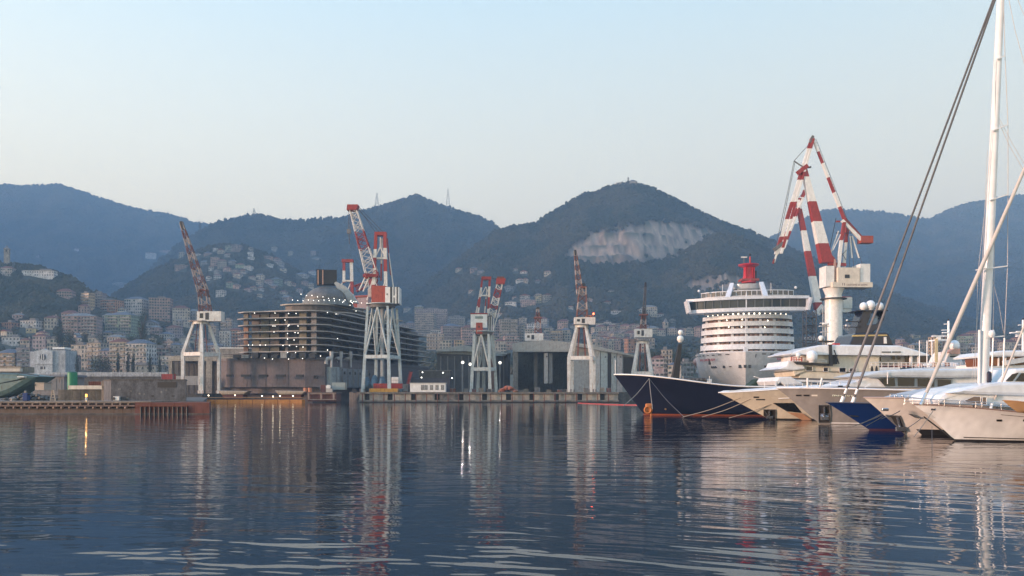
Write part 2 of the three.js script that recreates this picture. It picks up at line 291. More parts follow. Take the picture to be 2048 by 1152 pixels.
function house(px, top, w, base, tint, o = {}) {
  const D = o.D || hit(px, base), W = Math.max(4, S(w, D)), by = o.D ? land(px, D) - 1 : land(px, D) - 2, H = Math.max(3.2, Y(top, D) - by), dep = o.depth || clamp(W * 0.75, 6, 16), yaw = o.yaw ?? rr(-0.35, 0.35);
  const pos = V(X(px, D), by, -D - dep / 2), g = new THREE.Group(); g.name = numbered(o.name || (H > 11 ? 'apartment_block' : 'house')); g.position.copy(pos); g.rotation.y = yaw; scene.add(g);
  const put = (n, geos, m, kind, parent = g) => { const me = new THREE.Mesh(join(geos), m); me.name = n; if (kind) me.userData.kind = kind; parent.add(me); return me; };
  const roofKind = o.roof || pick(H > 11 ? ['flat', 'flat', 'hip'] : ['hip', 'hip', 'gable']), rc = o.rc || pick(['red', 'red', 'slate', 'grey']);
  put('wall', [box(0, H / 2, 0, W, H, dep), o.bay ? box(-W * 0.18, H / 2 - 0.4, dep / 2 + 0.9, W * 0.3, H - 0.8, 1.8) : null], pick(wallMats[tint]));
  if (roofKind === 'flat') { put('roof', [box(0, H + 0.2, 0, W + 0.7, 0.4, dep + 0.7), box(W * rr(-0.2, 0.2), H + 1.4, 0, W * 0.34, 2, dep * 0.4)], roofs.grey); }
  else if (roofKind === 'hip') { const r = new THREE.CylinderGeometry(0.22, 0.7072, 1, 4, 1).rotateY(Math.PI / 4); r.scale(W + 0.9, clamp(W * 0.2, 1.2, 3.2), dep + 0.9).translate(0, H + clamp(W * 0.2, 1.2, 3.2) / 2, 0); const rf = put('roof', [r], roofs[rc]); put('chimney', [box(W * 0.22, H + 1.6, 0, 0.8, 2.4, 0.8)], wallMats[tint][0], null, rf); }
  else { const h = clamp(W * 0.24, 1.4, 3), s = new THREE.Shape([[-W / 2 - 0.5, 0], [W / 2 + 0.5, 0], [0, h]].map((p) => new THREE.Vector2(...p))); put('roof', [new THREE.ExtrudeGeometry(s, { depth: dep + 1, bevelEnabled: false }).translate(0, H, -dep / 2 - 0.5)], roofs[rc]); }
  const st = rr(2.95, 3.35), ww = rr(0.9, 1.35), wh = rr(1.35, 1.9), nf = Math.max(1, Math.floor((H - 1) / st)), win = [], bal = [], shut = [], nx = Math.max(2, Math.round(W / (o.pitch || 2.7))), nz = Math.max(2, Math.round(dep / 3.2)), shy = pick([0, 0.4, 0.8]), balcony = o.balcony ?? (H > 12 && rnd() < 0.45);
  for (let f = 0; f < nf; f++) {
    const y = H - 1.75 - f * st;
    for (let i = 0; i < nx; i++) {
      if (rnd() < 0.16) continue;
      const x = (i + 0.5) / nx * W - W / 2, z = dep / 2 + (o.bay && Math.abs(x + W * 0.18) < W * 0.15 ? 1.8 : 0);
      win.push(box(x, y, z, ww, wh * (rnd() < 0.15 ? 1.35 : 1), 0.12)); if (rnd() < shy) shut.push(box(x - ww * 0.5 - 0.25, y, z, 0.42, wh, 0.16), box(x + ww * 0.5 + 0.25, y, z, 0.42, wh, 0.16)); if (rnd() < 0.12) bal.push(box(x, y - wh * 0.5 - 0.2, z + 0.5, ww + 1, 0.75, 1));
    }
    for (let i = 0; i < nz; i++) for (const s of [-1, 1]) { const z = (i + 0.5) / nz * dep - dep / 2; win.push(box(s * W / 2, y, z, 0.12, 1.6, 1.1)); }
    if (balcony) bal.push(box(-W * 0.24, y - 0.95, dep / 2 + 0.7, W * 0.42, 0.9, 1.3), box(W * 0.28, y - 0.95, dep / 2 + 0.7, W * 0.34, 0.9, 1.3));
  }
  if (win.length) put('windows', win, windowMat, 'stuff'); if (shut.length) put('shutters', shut, shutterMat, 'stuff'); if (bal.length) put('balconies', bal, balconyMat, 'stuff');
  houses.push({ g, px, D, top_py: top, base_py: base, py: (top + base) / 2, tint, H, w, roofKind, rc, special: o.label });
  g.userData.category = H > 11 ? 'apartment block' : 'house';
  return g;
}
const T = (list) => list.forEach((a) => house(...a));
// left hill and left town, back to front
T([[75, 541, 62, 557, 'white', { roof: 'flat', yaw: 0.05, depth: 9 }], [12, 536, 22, 552, 'grey', { roof: 'hip', rc: 'red' }], [127, 582, 28, 597, 'pink', { roof: 'hip', rc: 'red', yaw: 0.1 }], [152, 497, 8, 503, 'white'], [75, 512, 7, 517, 'grey'],
  [238, 566, 26, 574, 'grey', { roof: 'hip', rc: 'grey' }], [172, 586, 20, 618, 'ochre', { roof: 'flat', balcony: true }], [193, 586, 24, 616, 'mauve', { roof: 'flat' }], [218, 600, 34, 626, 'orange', { roof: 'flat', balcony: true, yaw: -0.2 }], [165, 612, 20, 632, 'pink', { roof: 'hip', rc: 'red' }],
  [268, 598, 38, 630, 'white', { roof: 'hip', rc: 'slate', yaw: -0.15 }], [316, 596, 40, 641, 'pink', { roof: 'flat', yaw: 0.2 }], [358, 616, 32, 652, 'beige', { roof: 'hip', rc: 'red', yaw: 0.35 }], [385, 622, 20, 652, 'grey'], [328, 630, 12, 641, 'yellow'],
  [14, 645, 28, 658, 'orange', { roof: 'flat' }], [58, 641, 36, 658, 'white', { roof: 'flat' }], [98, 636, 22, 660, 'cream', { roof: 'hip', rc: 'red' }], [60, 657, 18, 667, 'yellow', { roof: 'flat' }], [137, 626, 30, 650, 'pink', { roof: 'hip', rc: 'red' }], [156, 632, 64, 672, 'pink', { roof: 'hip', rc: 'grey', bay: true, yaw: 0.15 }],
  [238, 630, 56, 672, 'green', { roof: 'hip', rc: 'slate', balcony: true, yaw: -0.12 }], [300, 645, 24, 662, 'grey'], [345, 655, 26, 675, 'mauve', { roof: 'hip', rc: 'red' }], [285, 655, 18, 668, 'beige'], [330, 668, 22, 680, 'white', { roof: 'hip', rc: 'slate' }],
  [20, 674, 34, 692, 'white', { roof: 'flat' }], [50, 680, 20, 698, 'beige'], [78, 672, 26, 702, 'mauve', { roof: 'hip', rc: 'red' }], [105, 678, 24, 706, 'beige', { roof: 'flat' }], [130, 682, 24, 708, 'ochre', { roof: 'flat' }], [175, 676, 40, 712, 'cream', { roof: 'flat', balcony: true, yaw: 0.1 }],
  [160, 690, 36, 740, 'beige', { roof: 'flat' }], [190, 686, 32, 742, 'cream', { roof: 'flat' }], [213, 702, 30, 744, 'mauve', { roof: 'hip', rc: 'slate' }], [237, 684, 36, 745, 'cream', { roof: 'hip', rc: 'red', yaw: -0.1 }], [274, 687, 46, 746, 'white', { roof: 'hip', rc: 'slate', yaw: -0.15 }], [317, 696, 34, 738, 'pink', { roof: 'flat' }], [350, 690, 24, 735, 'grey'],
  [332, 712, 32, 746, 'white', { roof: 'flat' }], [14, 706, 42, 742, 'ochre', { roof: 'hip', rc: 'slate', yaw: -0.2 }], [44, 696, 24, 742, 'mauve', { roof: 'flat' }], [140, 712, 26, 746, 'grey'], [280, 731, 64, 750, 'beige', { roof: 'flat', pitch: 3.4, yaw: 0 }], [372, 700, 24, 740, 'beige']]);
// hillside between the left crane and the lattice crane
T([[300, 506, 20, 520, 'white', { yaw: 0.3 }], [330, 501, 24, 507, 'pink', { roof: 'gable' }], [362, 505, 10, 516, 'white'], [360, 530, 26, 541, 'pink'], [395, 508, 14, 513, 'white', { roof: 'flat' }], [414, 506, 16, 512, 'pink'], [430, 496, 9, 503, 'white'], [441, 500, 14, 508, 'cream'], [456, 492, 14, 504, 'green'], [472, 490, 18, 504, 'mauve'], [428, 515, 16, 535, 'pink', { roof: 'flat' }], [442, 521, 18, 538, 'beige'], [408, 523, 14, 532, 'grey'], [500, 504, 11, 514, 'white'], [501, 514, 13, 521, 'white', { roof: 'flat' }], [463, 522, 16, 530, 'grey'], [479, 529, 18, 538, 'green'], [495, 532, 16, 541, 'white', { roof: 'flat' }],
  [536, 513, 16, 520, 'pink'], [553, 517, 14, 528, 'mauve'], [560, 524, 12, 533, 'grey'], [537, 528, 14, 534, 'white', { roof: 'flat' }], [470, 540, 14, 549, 'mauve'], [486, 541, 12, 549, 'grey'], [452, 536, 16, 544, 'pink'], [474, 548, 16, 558, 'cream'], [458, 565, 14, 578, 'green'], [440, 581, 19, 594, 'white', { yaw: 0.2 }], [518, 561, 12, 574, 'cream'], [536, 561, 16, 569, 'mauve'], [552, 558, 18, 571, 'green'], [546, 571, 14, 578, 'pink'], [574, 562, 14, 570, 'cream'], [584, 566, 12, 573, 'pink'], [608, 563, 14, 572, 'pink'], [598, 578, 12, 586, 'mauve'], [495, 578, 14, 585, 'mauve'], [520, 576, 14, 584, 'grey'], [572, 594, 18, 604, 'pink'], [610, 596, 12, 604, 'white'], [603, 548, 22, 556, 'grey', { roof: 'hip', rc: 'slate' }], [455, 640, 26, 690, 'grey'], [470, 660, 22, 700, 'orange', { roof: 'hip', rc: 'red' }], [448, 662, 20, 702, 'white'], [425, 652, 16, 690, 'beige']]);
// behind the unfinished ship and the halls
T([[838, 613, 16, 626, 'yellow', { roof: 'hip', rc: 'grey' }], [815, 616, 14, 624, 'cream', { roof: 'gable' }], [862, 618, 62, 672, 'mauve', { roof: 'flat', balcony: true, yaw: 0.15 }], [850, 627, 40, 674, 'beige', { roof: 'flat', balcony: true }], [912, 633, 32, 668, 'grey', { roof: 'flat', balcony: true }], [800, 650, 30, 680, 'mauve', { roof: 'flat' }], [900, 652, 36, 690, 'mauve', { roof: 'hip', rc: 'slate', balcony: true }], [935, 655, 26, 690, 'pink', { roof: 'hip', rc: 'red' }], [870, 668, 34, 700, 'beige', { roof: 'flat', balcony: true }], [918, 680, 20, 704, 'ochre', { roof: 'flat' }], [960, 660, 30, 700, 'grey'], [890, 680, 24, 706, 'cream'], [1016, 639, 36, 690, 'beige', { roof: 'flat', balcony: true, yaw: 0.1 }], [995, 650, 22, 690, 'mauve'], [1040, 651, 18, 690, 'cream', { roof: 'flat' }], [1060, 658, 20, 692, 'beige'], [1022, 672, 30, 700, 'pink', { roof: 'flat' }], [1000, 682, 22, 706, 'beige'], [1098, 656, 18, 690, 'beige'], [1112, 662, 24, 692, 'ochre', { roof: 'flat' }], [1132, 660, 20, 692, 'cream'], [1085, 668, 22, 694, 'mauve'], [985, 676, 20, 700, 'cream']]);
T([[918, 537, 13, 545, 'cream'], [948, 536, 15, 545, 'pink'], [962, 542, 14, 549, 'mauve'], [1040, 559, 16, 566, 'white'], [1052, 558, 9, 568, 'cream'], [1018, 573, 18, 584, 'grey', { roof: 'flat' }], [1022, 604, 22, 611, 'white', { roof: 'flat' }], [1050, 591, 20, 602, 'grey', { roof: 'gable' }], [1057, 600, 30, 613, 'pink', { roof: 'flat' }], [1077, 589, 13, 608, 'yellow', { roof: 'gable' }], [1093, 590, 18, 606, 'cream', { roof: 'gable' }], [1075, 561, 12, 568, 'grey'], [1142, 613, 9, 619, 'white', { roof: 'gable' }], [1130, 641, 14, 650, 'cream'], [1030, 538, 10, 544, 'grey'], [1180, 598, 12, 604, 'mauve'], [1215, 604, 14, 610, 'grey'], [1222, 582, 16, 587, 'white', { roof: 'flat' }]]);
// pink town right of the hall, and the slope above it
for (let r = 0; r < 5; r++) for (let k = 0; k < 8; k++) { const px = 1192 + k * 14.5 + rr(-4, 4) + (r % 2) * 6, top = 652 + r * 8 + rr(-3, 3); if (px < 1302) house(px, top, rr(15, 24), top + rr(15, 22), pick(['pink', 'pink', 'cream', 'beige', 'orange', 'mauve']), { roof: pick(['flat', 'hip', 'flat']), rc: 'red' }); }
T([[1262, 678, 20, 706, 'orange', { roof: 'flat', yaw: 0.4 }], [1222, 647, 60, 653, 'white', { roof: 'flat', yaw: 0 }], [1215, 644, 14, 650, 'white', { roof: 'flat' }], [1234, 622, 26, 629, 'white', { roof: 'flat' }], [1300, 614, 32, 632, 'cream', { roof: 'hip', rc: 'grey' }], [1285, 619, 16, 626, 'white', { roof: 'flat' }], [1322, 628, 12, 634, 'white'], [1345, 640, 12, 646, 'grey'], [1305, 656, 24, 672, 'cream'], [1322, 660, 18, 674, 'beige'], [1346, 657, 18, 671, 'cream'], [1362, 660, 16, 672, 'beige'], [1378, 657, 20, 672, 'cream', { roof: 'flat' }], [1398, 655, 18, 676, 'pink', { roof: 'hip', rc: 'red' }], [1335, 700, 20, 752, 'beige'], [1318, 716, 26, 752, 'mauve'], [1372, 724, 30, 754, 'grey'], [1352, 730, 26, 756, 'beige'], [1400, 712, 20, 748, 'cream']]);
// behind the masts on the right
T([[1812, 688, 20, 704, 'pink', { roof: 'hip', rc: 'red' }], [1834, 690, 20, 706, 'cream'], [1852, 684, 18, 704, 'beige'], [1874, 674, 20, 712, 'ochre', { roof: 'flat', yaw: 0.3 }], [1893, 672, 20, 712, 'orange', { roof: 'flat' }], [1935, 672, 26, 690, 'green', { roof: 'hip', rc: 'red' }], [1952, 666, 28, 690, 'pink', { roof: 'hip', rc: 'red' }], [1930, 690, 40, 720, 'grey', { roof: 'flat' }], [1965, 694, 34, 720, 'white', { roof: 'flat' }], [1990, 680, 26, 700, 'mauve', { roof: 'hip', rc: 'red' }], [2020, 684, 26, 706, 'beige', { roof: 'hip', rc: 'red' }], [2042, 676, 22, 704, 'pink', { roof: 'hip', rc: 'red' }], [1832, 671, 18, 677, 'yellow', { roof: 'flat' }], [1700, 650, 20, 668, 'beige'], [1625, 675, 30, 682, 'white', { roof: 'flat' }], [1780, 690, 22, 706, 'beige']]);
// more roofs between them, wherever there is room
function fill(n, x0, x1, y0, y1, wMin, wMax, hMin, hMax, hues) {
  for (let i = 0, k = 0; i < n * 12 && k < n; i++) {
    const px = rr(x0, x1), base = rr(y0, y1), w = rr(wMin, wMax), h = rr(hMin, hMax);
    if (houses.some((o) => Math.abs(o.px - px) < (o.w + w) * 0.42 && Math.abs(o.base_py - base) < 8)) continue;
    house(px, base - h, w, base, pick(hues)); k++;
  }
}
const pale = ['cream', 'white', 'beige', 'cream', 'grey', 'pink', 'beige', 'mauve'];
fill(26, 0, 440, 640, 700, 12, 26, 12, 24, pale); fill(14, 20, 430, 700, 744, 16, 30, 18, 34, pale); fill(20, 385, 640, 500, 600, 8, 15, 6, 10, pale); fill(19, 790, 1150, 655, 700, 14, 26, 12, 24, pale); fill(8, 880, 1120, 545, 640, 8, 14, 5, 9, pale); fill(6, 1780, 2048, 690, 715, 14, 24, 10, 18, pale);
// labels: tint, size, roof and where it stands; what still reads alike is counted off from the left
{
  const ord = ['first', 'second', 'third', 'fourth', 'fifth', 'sixth', 'seventh', 'eighth', 'ninth', 'tenth', 'eleventh', 'twelfth'];
  const where = ({ px, py }) => px < 420 ? (py < 600 ? 'on the leftmost hill' : py < 672 ? 'on the left slope' : 'in the left town')
    : px < 640 ? (py < 545 ? 'high above the unfinished ship' : py < 612 ? 'left of the dark funnel' : 'beside the unfinished ship')
      : px < 1010 ? (py < 600 ? 'high above the halls' : 'behind the unfinished ship') : px < 1170 ? (py < 630 ? 'left of the rusty jib' : 'behind the big hall')
        : px < 1420 ? (py < 650 ? 'above the pink town' : 'in the pink town') : 'behind the yacht masts';
  const m = new Map();
  for (const h of houses) {
    const size = h.H > 20 ? 'tall ' : h.H > 11 ? '' : 'small ', rf = h.roofKind === 'flat' ? 'flat-roofed ' : h.rc === 'red' ? 'red-roofed ' : h.rc === 'slate' ? 'slate-roofed ' : 'grey-roofed ';
    h.base = `${size}${h.tint} ${rf}${h.H > 11 ? 'block' : 'house'} ${where(h)}`; if (!m.has(h.base)) m.set(h.base, []); m.get(h.base).push(h);
  }
  for (const [base, list] of m) { list.sort((a, b) => a.px - b.px); list.forEach((h, i) => { h.g.userData.label = list.length > 1 ? `${base}, ${ord[i] || 'last'} from left` : base; h.g.userData.group = 'houses of the town'; }); }
  console.log('houses', houses.length);
}
// the white church hall with the round window, and the other towers
{
  const D = 520, gy = land(93, D) - 1, t = new Thing('church_building', 'white gabled church building with a round window at far left', 'church', V(X(93, D), gy, -D)), w = mat(0.62, 0.66, 0.68, { t: 'rough', roughness: 0.9 });
  const top = (py) => Y(py, D), bx = (x0, x1, y, dep, back = 0) => box((X(x0, D) + X(x1, D)) / 2, (gy + top(y)) / 2, -D - back - dep / 2, X(x1, D) - X(x0, D), top(y) - gy, dep);
  t.part('front_wall', [bx(69, 105, 702, 3), prism([[69, 702], [105, 702], [90, 699], [87, 697], [84, 699]], D, 3)], w);
  t.part('side_wing', [bx(58, 70.5, 703, 14, 1)], mat(0.50, 0.53, 0.56, { t: 'rough' })); t.part('side_wing', [bx(103.5, 129, 700, 14, 1)], mat(0.42, 0.47, 0.51, { t: 'rough' }));
  t.part('flat_roof', [box(X(110, D), top(695.5), -D - 8, 8, 1.2, 8)], M.white);
  const ring = t.part('round_window', [new THREE.CylinderGeometry(S(6, D), S(6, D), 0.5, 24).rotateX(Math.PI / 2).translate(X(86, D), top(714), -D)], M.dark);
  for (const k of [-2, 2]) t.part('mullion', [box(X(86 + k, D), top(714), -D + 0.3, 0.35, S(11, D), 0.2)], M.white, ring);
  const b2 = t.part('low_window', [pbox(80.5, 733, 90, 738.5, D - 0.1, 0.4)], M.dark); t.part('mullion', [pbox(86, 733, 87, 738.5, D - 0.2, 0.2)], M.white, b2);
  t.part('string_course', [pbox(69, 728.6, 105, 729.8, D - 0.15, 0.3)], M.concrete);
}
function tower(name, label, px, top, w, base, spire, m, D = hit(px, base)) {
  const W = S(w, D), gy = land(px, D) - 2, ty = Y(top, D), sp = S(spire, D), t = new Thing(name, label, 'bell tower', V(X(px, D), gy, -D));
  t.part('shaft', [box(X(px, D), (gy + ty - sp) / 2, -D, W, ty - sp - gy, W, 0.3)], m);
  t.part('cornice', [box(X(px, D), ty - sp - W * 0.9, -D, W * 1.15, W * 0.12, W * 1.15, 0.3), box(X(px, D), ty - sp, -D, W * 1.15, W * 0.14, W * 1.15, 0.3)], m);
  for (let k = 0; k < 2; k++) t.part('belfry_opening', [box(X(px, D), ty - sp - W * 0.45, -D, k ? W * 0.34 : W * 1.04, W * 0.55, k ? W * 1.04 : W * 0.34, 0.3)], M.dark);
  t.part('spire', [new THREE.ConeGeometry(W * 0.62, sp, 4).rotateY(0.3 + Math.PI / 4).translate(X(px, D), ty - sp / 2 + W * 0.07, -D)], roofs.grey);
}
tower('bell_tower', 'slender bell tower with pointed spire in the pink town', 1331, 636, 8, 664, 9, wallMats.beige[1]);
tower('bell_tower', 'stout beige bell tower on the wooded hill at far left', 14, 491, 9, 536, 7, wallMats.beige[0]);
{
  const D = 1600, gy = Y(371, D) - 8, t = new Thing('hilltop_sanctuary', 'small sanctuary church with thin tower on the highest peak', 'church', V(X(1262, D), gy, -D)), m = wallMats.beige[1];
  t.part('tower', [box(X(1256.5, D), (gy + Y(357, D)) / 2, -D, 2.6, Y(357, D) - gy, 2.6)], m); t.part('tower_cap', [new THREE.ConeGeometry(2.2, 3, 4).translate(X(1256.5, D), Y(356, D) + 1, -D)], roofs.grey);
  t.part('nave', [box(X(1265, D), (gy + Y(364, D)) / 2, -D, 14, Y(364, D) - gy, 12)], m); t.part('nave_roof', [new THREE.CylinderGeometry(0.3, 0.7072, 1, 4).rotateY(Math.PI / 4).scale(15, 3.4, 13).translate(X(1265, D), Y(364, D) + 1.7, -D)], roofs.grey);
  t.part('annex', [box(X(1243, D), (gy + Y(366, D)) / 2, -D, 22, Y(366, D) - gy, 9)], m);
}
// pylons and masts on the ridges
function pylon(px, top, base, D, label) {
  const t = new Thing('lattice_pylon', label, 'pylon', V(X(px, D), Y(base, D) - 8, -D), 'lattice pylons on the ridge'), h = Y(top, D), b = V(X(px, D), Y(base, D) - 8, -D), g = [];
  lattice(b, V(b.x, h, b.z), S(9, D), S(0.8, D), 7, 0.28, V(1, 0, 0), (k, q) => g.push(...q), 0.16); t.part('lattice_mast', g, M.steel);
  t.part('cross_arms', [0.55, 0.75].map((f) => box(b.x, lerp(b.y, h, f), b.z, S(5 - f * 3, D) + 2, 0.4, 0.5)), M.steel);
}
pylon(754, 386, 413, 2290, 'lattice pylon on the ridge left of the pointed peak'); pylon(896, 377, 416, 2290, 'lattice pylon on the ridge right of the pointed peak'); pylon(508, 416, 431, 2290, 'thin mast on the rounded knoll');

// ---------------------------------------------------------------- trees one can tell apart
const leafA = mat(0.035, 0.052, 0.022, { roughness: 1, t: null }), leafB = mat(0.026, 0.042, 0.022, { roughness: 1, t: null }), bark = mat(0.07, 0.055, 0.04, { roughness: 1, t: null });
function leafCloud(c, rx, ry, rz, n, leaf, shape = 1) {
  const pos = [];
  for (let i = 0; i < n; i++) {
    const th = rr(0, TAU), ph = Math.acos(rr(-1, 1)), q = Math.pow(rnd(), 0.38), wob = 0.8 + 0.3 * n3(Math.cos(th) * 2 + c.x, Math.cos(ph) * 2, Math.sin(th) * 2);
    const k = shape === 1 ? 1 : 1 - 0.75 * clamp((Math.cos(ph) * q + 1) / 2, 0, 1);
    const p = V(c.x + Math.sin(ph) * Math.cos(th) * rx * q * wob * k, c.y + Math.cos(ph) * ry * q * wob, c.z + Math.sin(ph) * Math.sin(th) * rz * q * wob * k);
    for (let j = 0; j < 3; j++) pos.push(p.x + rr(-leaf, leaf), p.y + rr(-leaf, leaf) * 0.7, p.z + rr(-leaf, leaf));
  }
  const g = new THREE.BufferGeometry(); g.setAttribute('position', new THREE.Float32BufferAttribute(pos, 3)); g.computeVertexNormals(); return g;
}
function tree(name, label, px, top, base, wpx, D, slim, group) {
  const b = V(X(px, D), land(px, D) - 1, -D), H = Y(top, D) - b.y, w = S(wpx, D) / 2, t = new Thing(name, label, 'tree', b, group);
  t.part('trunk', [bar(b, V(b.x, b.y + H * 0.6, b.z), H * 0.035, 6, H * 0.012), ...[0, 1, 2, 3].map((k) => bar(V(b.x, b.y + H * (0.3 + 0.08 * k), b.z), V(b.x + Math.cos(k * 2.1) * w * 0.6, b.y + H * (0.5 + 0.1 * k), b.z + Math.sin(k * 2.1) * w * 0.6), H * 0.014, 5))], bark);
  t.part('crown', slim ? [leafCloud(V(b.x, b.y + H * 0.54, b.z), w, H * 0.47, w, 1300, 0.4, 2)] : [leafCloud(V(b.x, b.y + H * 0.62, b.z), w, H * 0.38, w, 1500, 0.55), leafCloud(V(b.x - w * 0.45, b.y + H * 0.55, b.z), w * 0.6, H * 0.25, w * 0.6, 500, 0.5), leafCloud(V(b.x + w * 0.5, b.y + H * 0.5, b.z + w * 0.2), w * 0.55, H * 0.24, w * 0.6, 500, 0.5)], rnd() < 0.5 ? leafA : leafB);
}
for (const [px, top, label] of [[236, 698, 'slim cypress left of the three cypresses before the white block'], [256, 692, 'tallest slim cypress before the white block'], [266, 699, 'slim cypress right of the tallest one before the white block'], [154, 702, 'slim cypress between the church and the cream block'], [319, 706, 'slim cypress beside the low white block'], [300, 700, 'slim cypress before the pink block']]) tree('cypress_tree', label, px, top, 745, 13, 505, true, 'cypresses in the low town');
for (const [px, top, w, D, label] of [[285, 606, 26, 640, 'round dark tree before the white villa with slate roof'], [140, 648, 26, 620, 'dark tree before the long pink block'], [200, 660, 24, 620, 'dark tree between the pink block and the green block'], [120, 640, 22, 640, 'dark tree beside the cream house with red roof'], [315, 655, 40, 610, 'broad dark tree right of the green block'], [205, 705, 46, 500, 'large dark tree in shade before the cream town blocks'], [170, 650, 16, 600, 'small dark tree under the pink block'], [262, 660, 30, 600, 'dark tree below the green block'], [1330, 690, 44, 560, 'dark tree mass below the bell tower'], [1365, 688, 40, 560, 'dark tree right of the bell tower beside the cruise ship'], [1300, 692, 34, 560, 'dark tree left of the raked black mast']]) tree('broadleaf_tree', label, px, top, 745, w, D, false, 'broadleaf trees in the town');
for (const [px, top, w, label] of [[400, 441, 7, 'lone tree on the saddle left of the knoll'], [450, 434, 6, 'lone round tree on the skyline left of the knoll'], [425, 446, 9, 'low tree cluster in the saddle'], [657, 431, 7, 'tallest skyline tree left of the lattice jib'], [673, 434, 8, 'spreading skyline tree left of the lattice jib'], [681, 433, 6, 'skyline tree nearest the lattice jib']]) tree('ridge_tree', label, px, top, 452, w, 2290, false, 'single trees on the skyline');

// ---------------------------------------------------------------- woods on the slopes (a mass of crowns nobody could count)
const townMask = (u, py) => (py > 655 && u < 1420) || (py > 690);
function crownGeometry(sd, det) {
  const g = new THREE.IcosahedronGeometry(1, det), p = g.attributes.position;
  for (let i = 0; i < p.count; i++) { const v = V(p.getX(i), p.getY(i), p.getZ(i)), k = 0.78 + 0.45 * n3(v.x * 1.9 + sd, v.y * 1.9, v.z * 1.9) + 0.2 * n3(v.x * 4.5 + sd, v.y * 4.5, v.z * 4.5); p.setXYZ(i, v.x * k, v.y * k * 0.95, v.z * k); }
  g.computeVertexNormals(); return g;
}
{
  const spots = [];
  for (let u = -330; u < 2380; u += 2.2) {
    let top = 1e9, last = 1e9;
    for (let D = 560; D < 4300; D *= 1.0028) {
      const uu = u + rr(-2.2, 2.2), h = land(uu, D), py = HORIZON - (h - EYE) * FOCAL / D;
      if (py < top - 0.2) {
        const size = Math.max(3.2, D * 0.0021) * rr(0.65, 1.3);
        if (last - py > FOCAL / D * size * 0.62) {
          last = py;
          if (((q) => q >= 0 && rnd() > (q ? 0.06 : 0.006))(quarryAt(uu, D, landRaw(uu, D)))) { top = Math.min(top, py); continue; }
          if (townMask(uu, py) && rnd() > 0.30) { top = Math.min(top, py); continue; }
          if (houses.some((o) => Math.abs(o.px - uu) < o.w * 0.5 + 3 && D < o.D + 12 && py - FOCAL / D * size * 1.5 < o.base_py + 1 && py > o.top_py - 2)) continue;
          spots.push([X(uu, D) + rr(-2, 2), h, -D, size, uu, py]);
        }
      }
      top = Math.min(top, py);
    }
  }
  const kinds = [0, 1, 2].map((k) => crownGeometry(k * 11 + 3, 1)), per = kinds.map(() => []);
  for (const s of spots) per[Math.floor(rnd() * 3)].push(s);
  const mt = new THREE.MeshStandardMaterial({ color: 0xffffff, roughness: 1 }), q = new THREE.Quaternion(), mx = new THREE.Matrix4(), c = new THREE.Color();
  per.forEach((list, k) => {
    const im = new THREE.InstancedMesh(kinds[k], mt, list.length);
    list.forEach(([x, y, z, s], i) => {
      q.setFromAxisAngle(UPV, rr(0, 6.28));
      im.setMatrixAt(i, mx.compose(V(x, y + s * 0.45, z), q, V(s * rr(0.85, 1.25), s * rr(0.8, 1.3), s * rr(0.85, 1.25))));
      const f = smooth(0.25, 0.75, 0.5 + 0.5 * n2(x / 120, z / 150) + 0.3 * n2(x / 34, z / 40)), b = rr(0.8, 1.22);
      im.setColorAt(i, c.setRGB((0.015 + 0.030 * f) * b, (0.025 + 0.019 * f) * b, (0.014 + 0.010 * f) * b));
    });
    im.name = numbered('hillside_wood'); tag(im, ['dark evergreen wood covering the hills behind the harbour', 'olive scrub wood mixed over the hill slopes', 'brownish bare spring wood mixed over the slopes'][k], 'wood', 'woods on the hills', 'stuff'); scene.add(im);
  });
  console.log('wood crowns', spots.length);
}


// ---------------------------------------------------------------- quays and yard ground
const struct = (name, geos, m) => solo(name, geos, m, null, null, null, null, 'structure');
struct('yard_ground', [slabShape([[-700, -300], [-116, -300], [-88, -436], [-700, -436]], -3, 3.2)], M.darkConcrete);
struct('yard_ground', [slabShape([[-53, -284.5], [40, -284.5], [60, -300], [62, -437], [-24, -437], [-32, -412], [-61, -300]], -3, 3.7)], M.darkConcrete);
struct('pier', [slabShape([[-260, -131], [-50.6, -131], [-84, -220], [-114, -299], [-260, -299]], -3, 1.8)], M.darkConcrete);
{ // the concrete quay with square openings
  const t = new Thing('quay_wall', 'long pale concrete quay wall with square dark openings', 'quay', V(-8, 0, -283)), D = 282, xs = [734, 780, 827, 874, 922, 969, 1017, 1064, 1113, 1160, 1205], m = [mat(0.40, 0.37, 0.31, { t: 'rust', roughness: 0.95 }), mat(0.33, 0.31, 0.27, { t: 'rust', roughness: 0.95 }), mat(0.22, 0.20, 0.18, { t: 'rough', roughness: 0.95 })];
  let x = 719;
  xs.concat([1240]).forEach((c, i) => { t.part('wall_panel', [pbox(x, 788, i < xs.length ? c - 5 : 1236, 800, D, 2)], c > 890 && c < 940 ? m[2] : m[i % 2]); x = c + 5; });
  xs.forEach((c) => t.part('opening_dark_back', [pbox(c - 5, 788, c + 5, 800, D + 1.6, 0.4)], M.black));  // black back plates stand in for the shade inside each opening
  t.part('deck_edge', [pbox(717, 784, 1238, 787.8, D - 0.6, 3)], mat(0.20, 0.18, 0.15, { t: 'rough' }));
  t.part('low_ledge', [pbox(717, 800.2, 1238, 803, D - 0.5, 3)], mat(0.20, 0.19, 0.17, { t: 'rust' })); t.part('foundation', [box(-8.3, -1, -283.5, 91, 2.7, 3)], M.black);
  for (let i = 0; i < 24; i++) t.part('fender_post', [pbox(724 + i * 21.4, 787, 725.6 + i * 21.4, 803, D - 1.0, 0.35)], M.rustDark);
}
struct('quay_apron', [slabShape([[-54, -284.4], [38, -284.4], [38, -283.9], [-54, -283.9]], -3, 3.65)], M.darkConcrete);
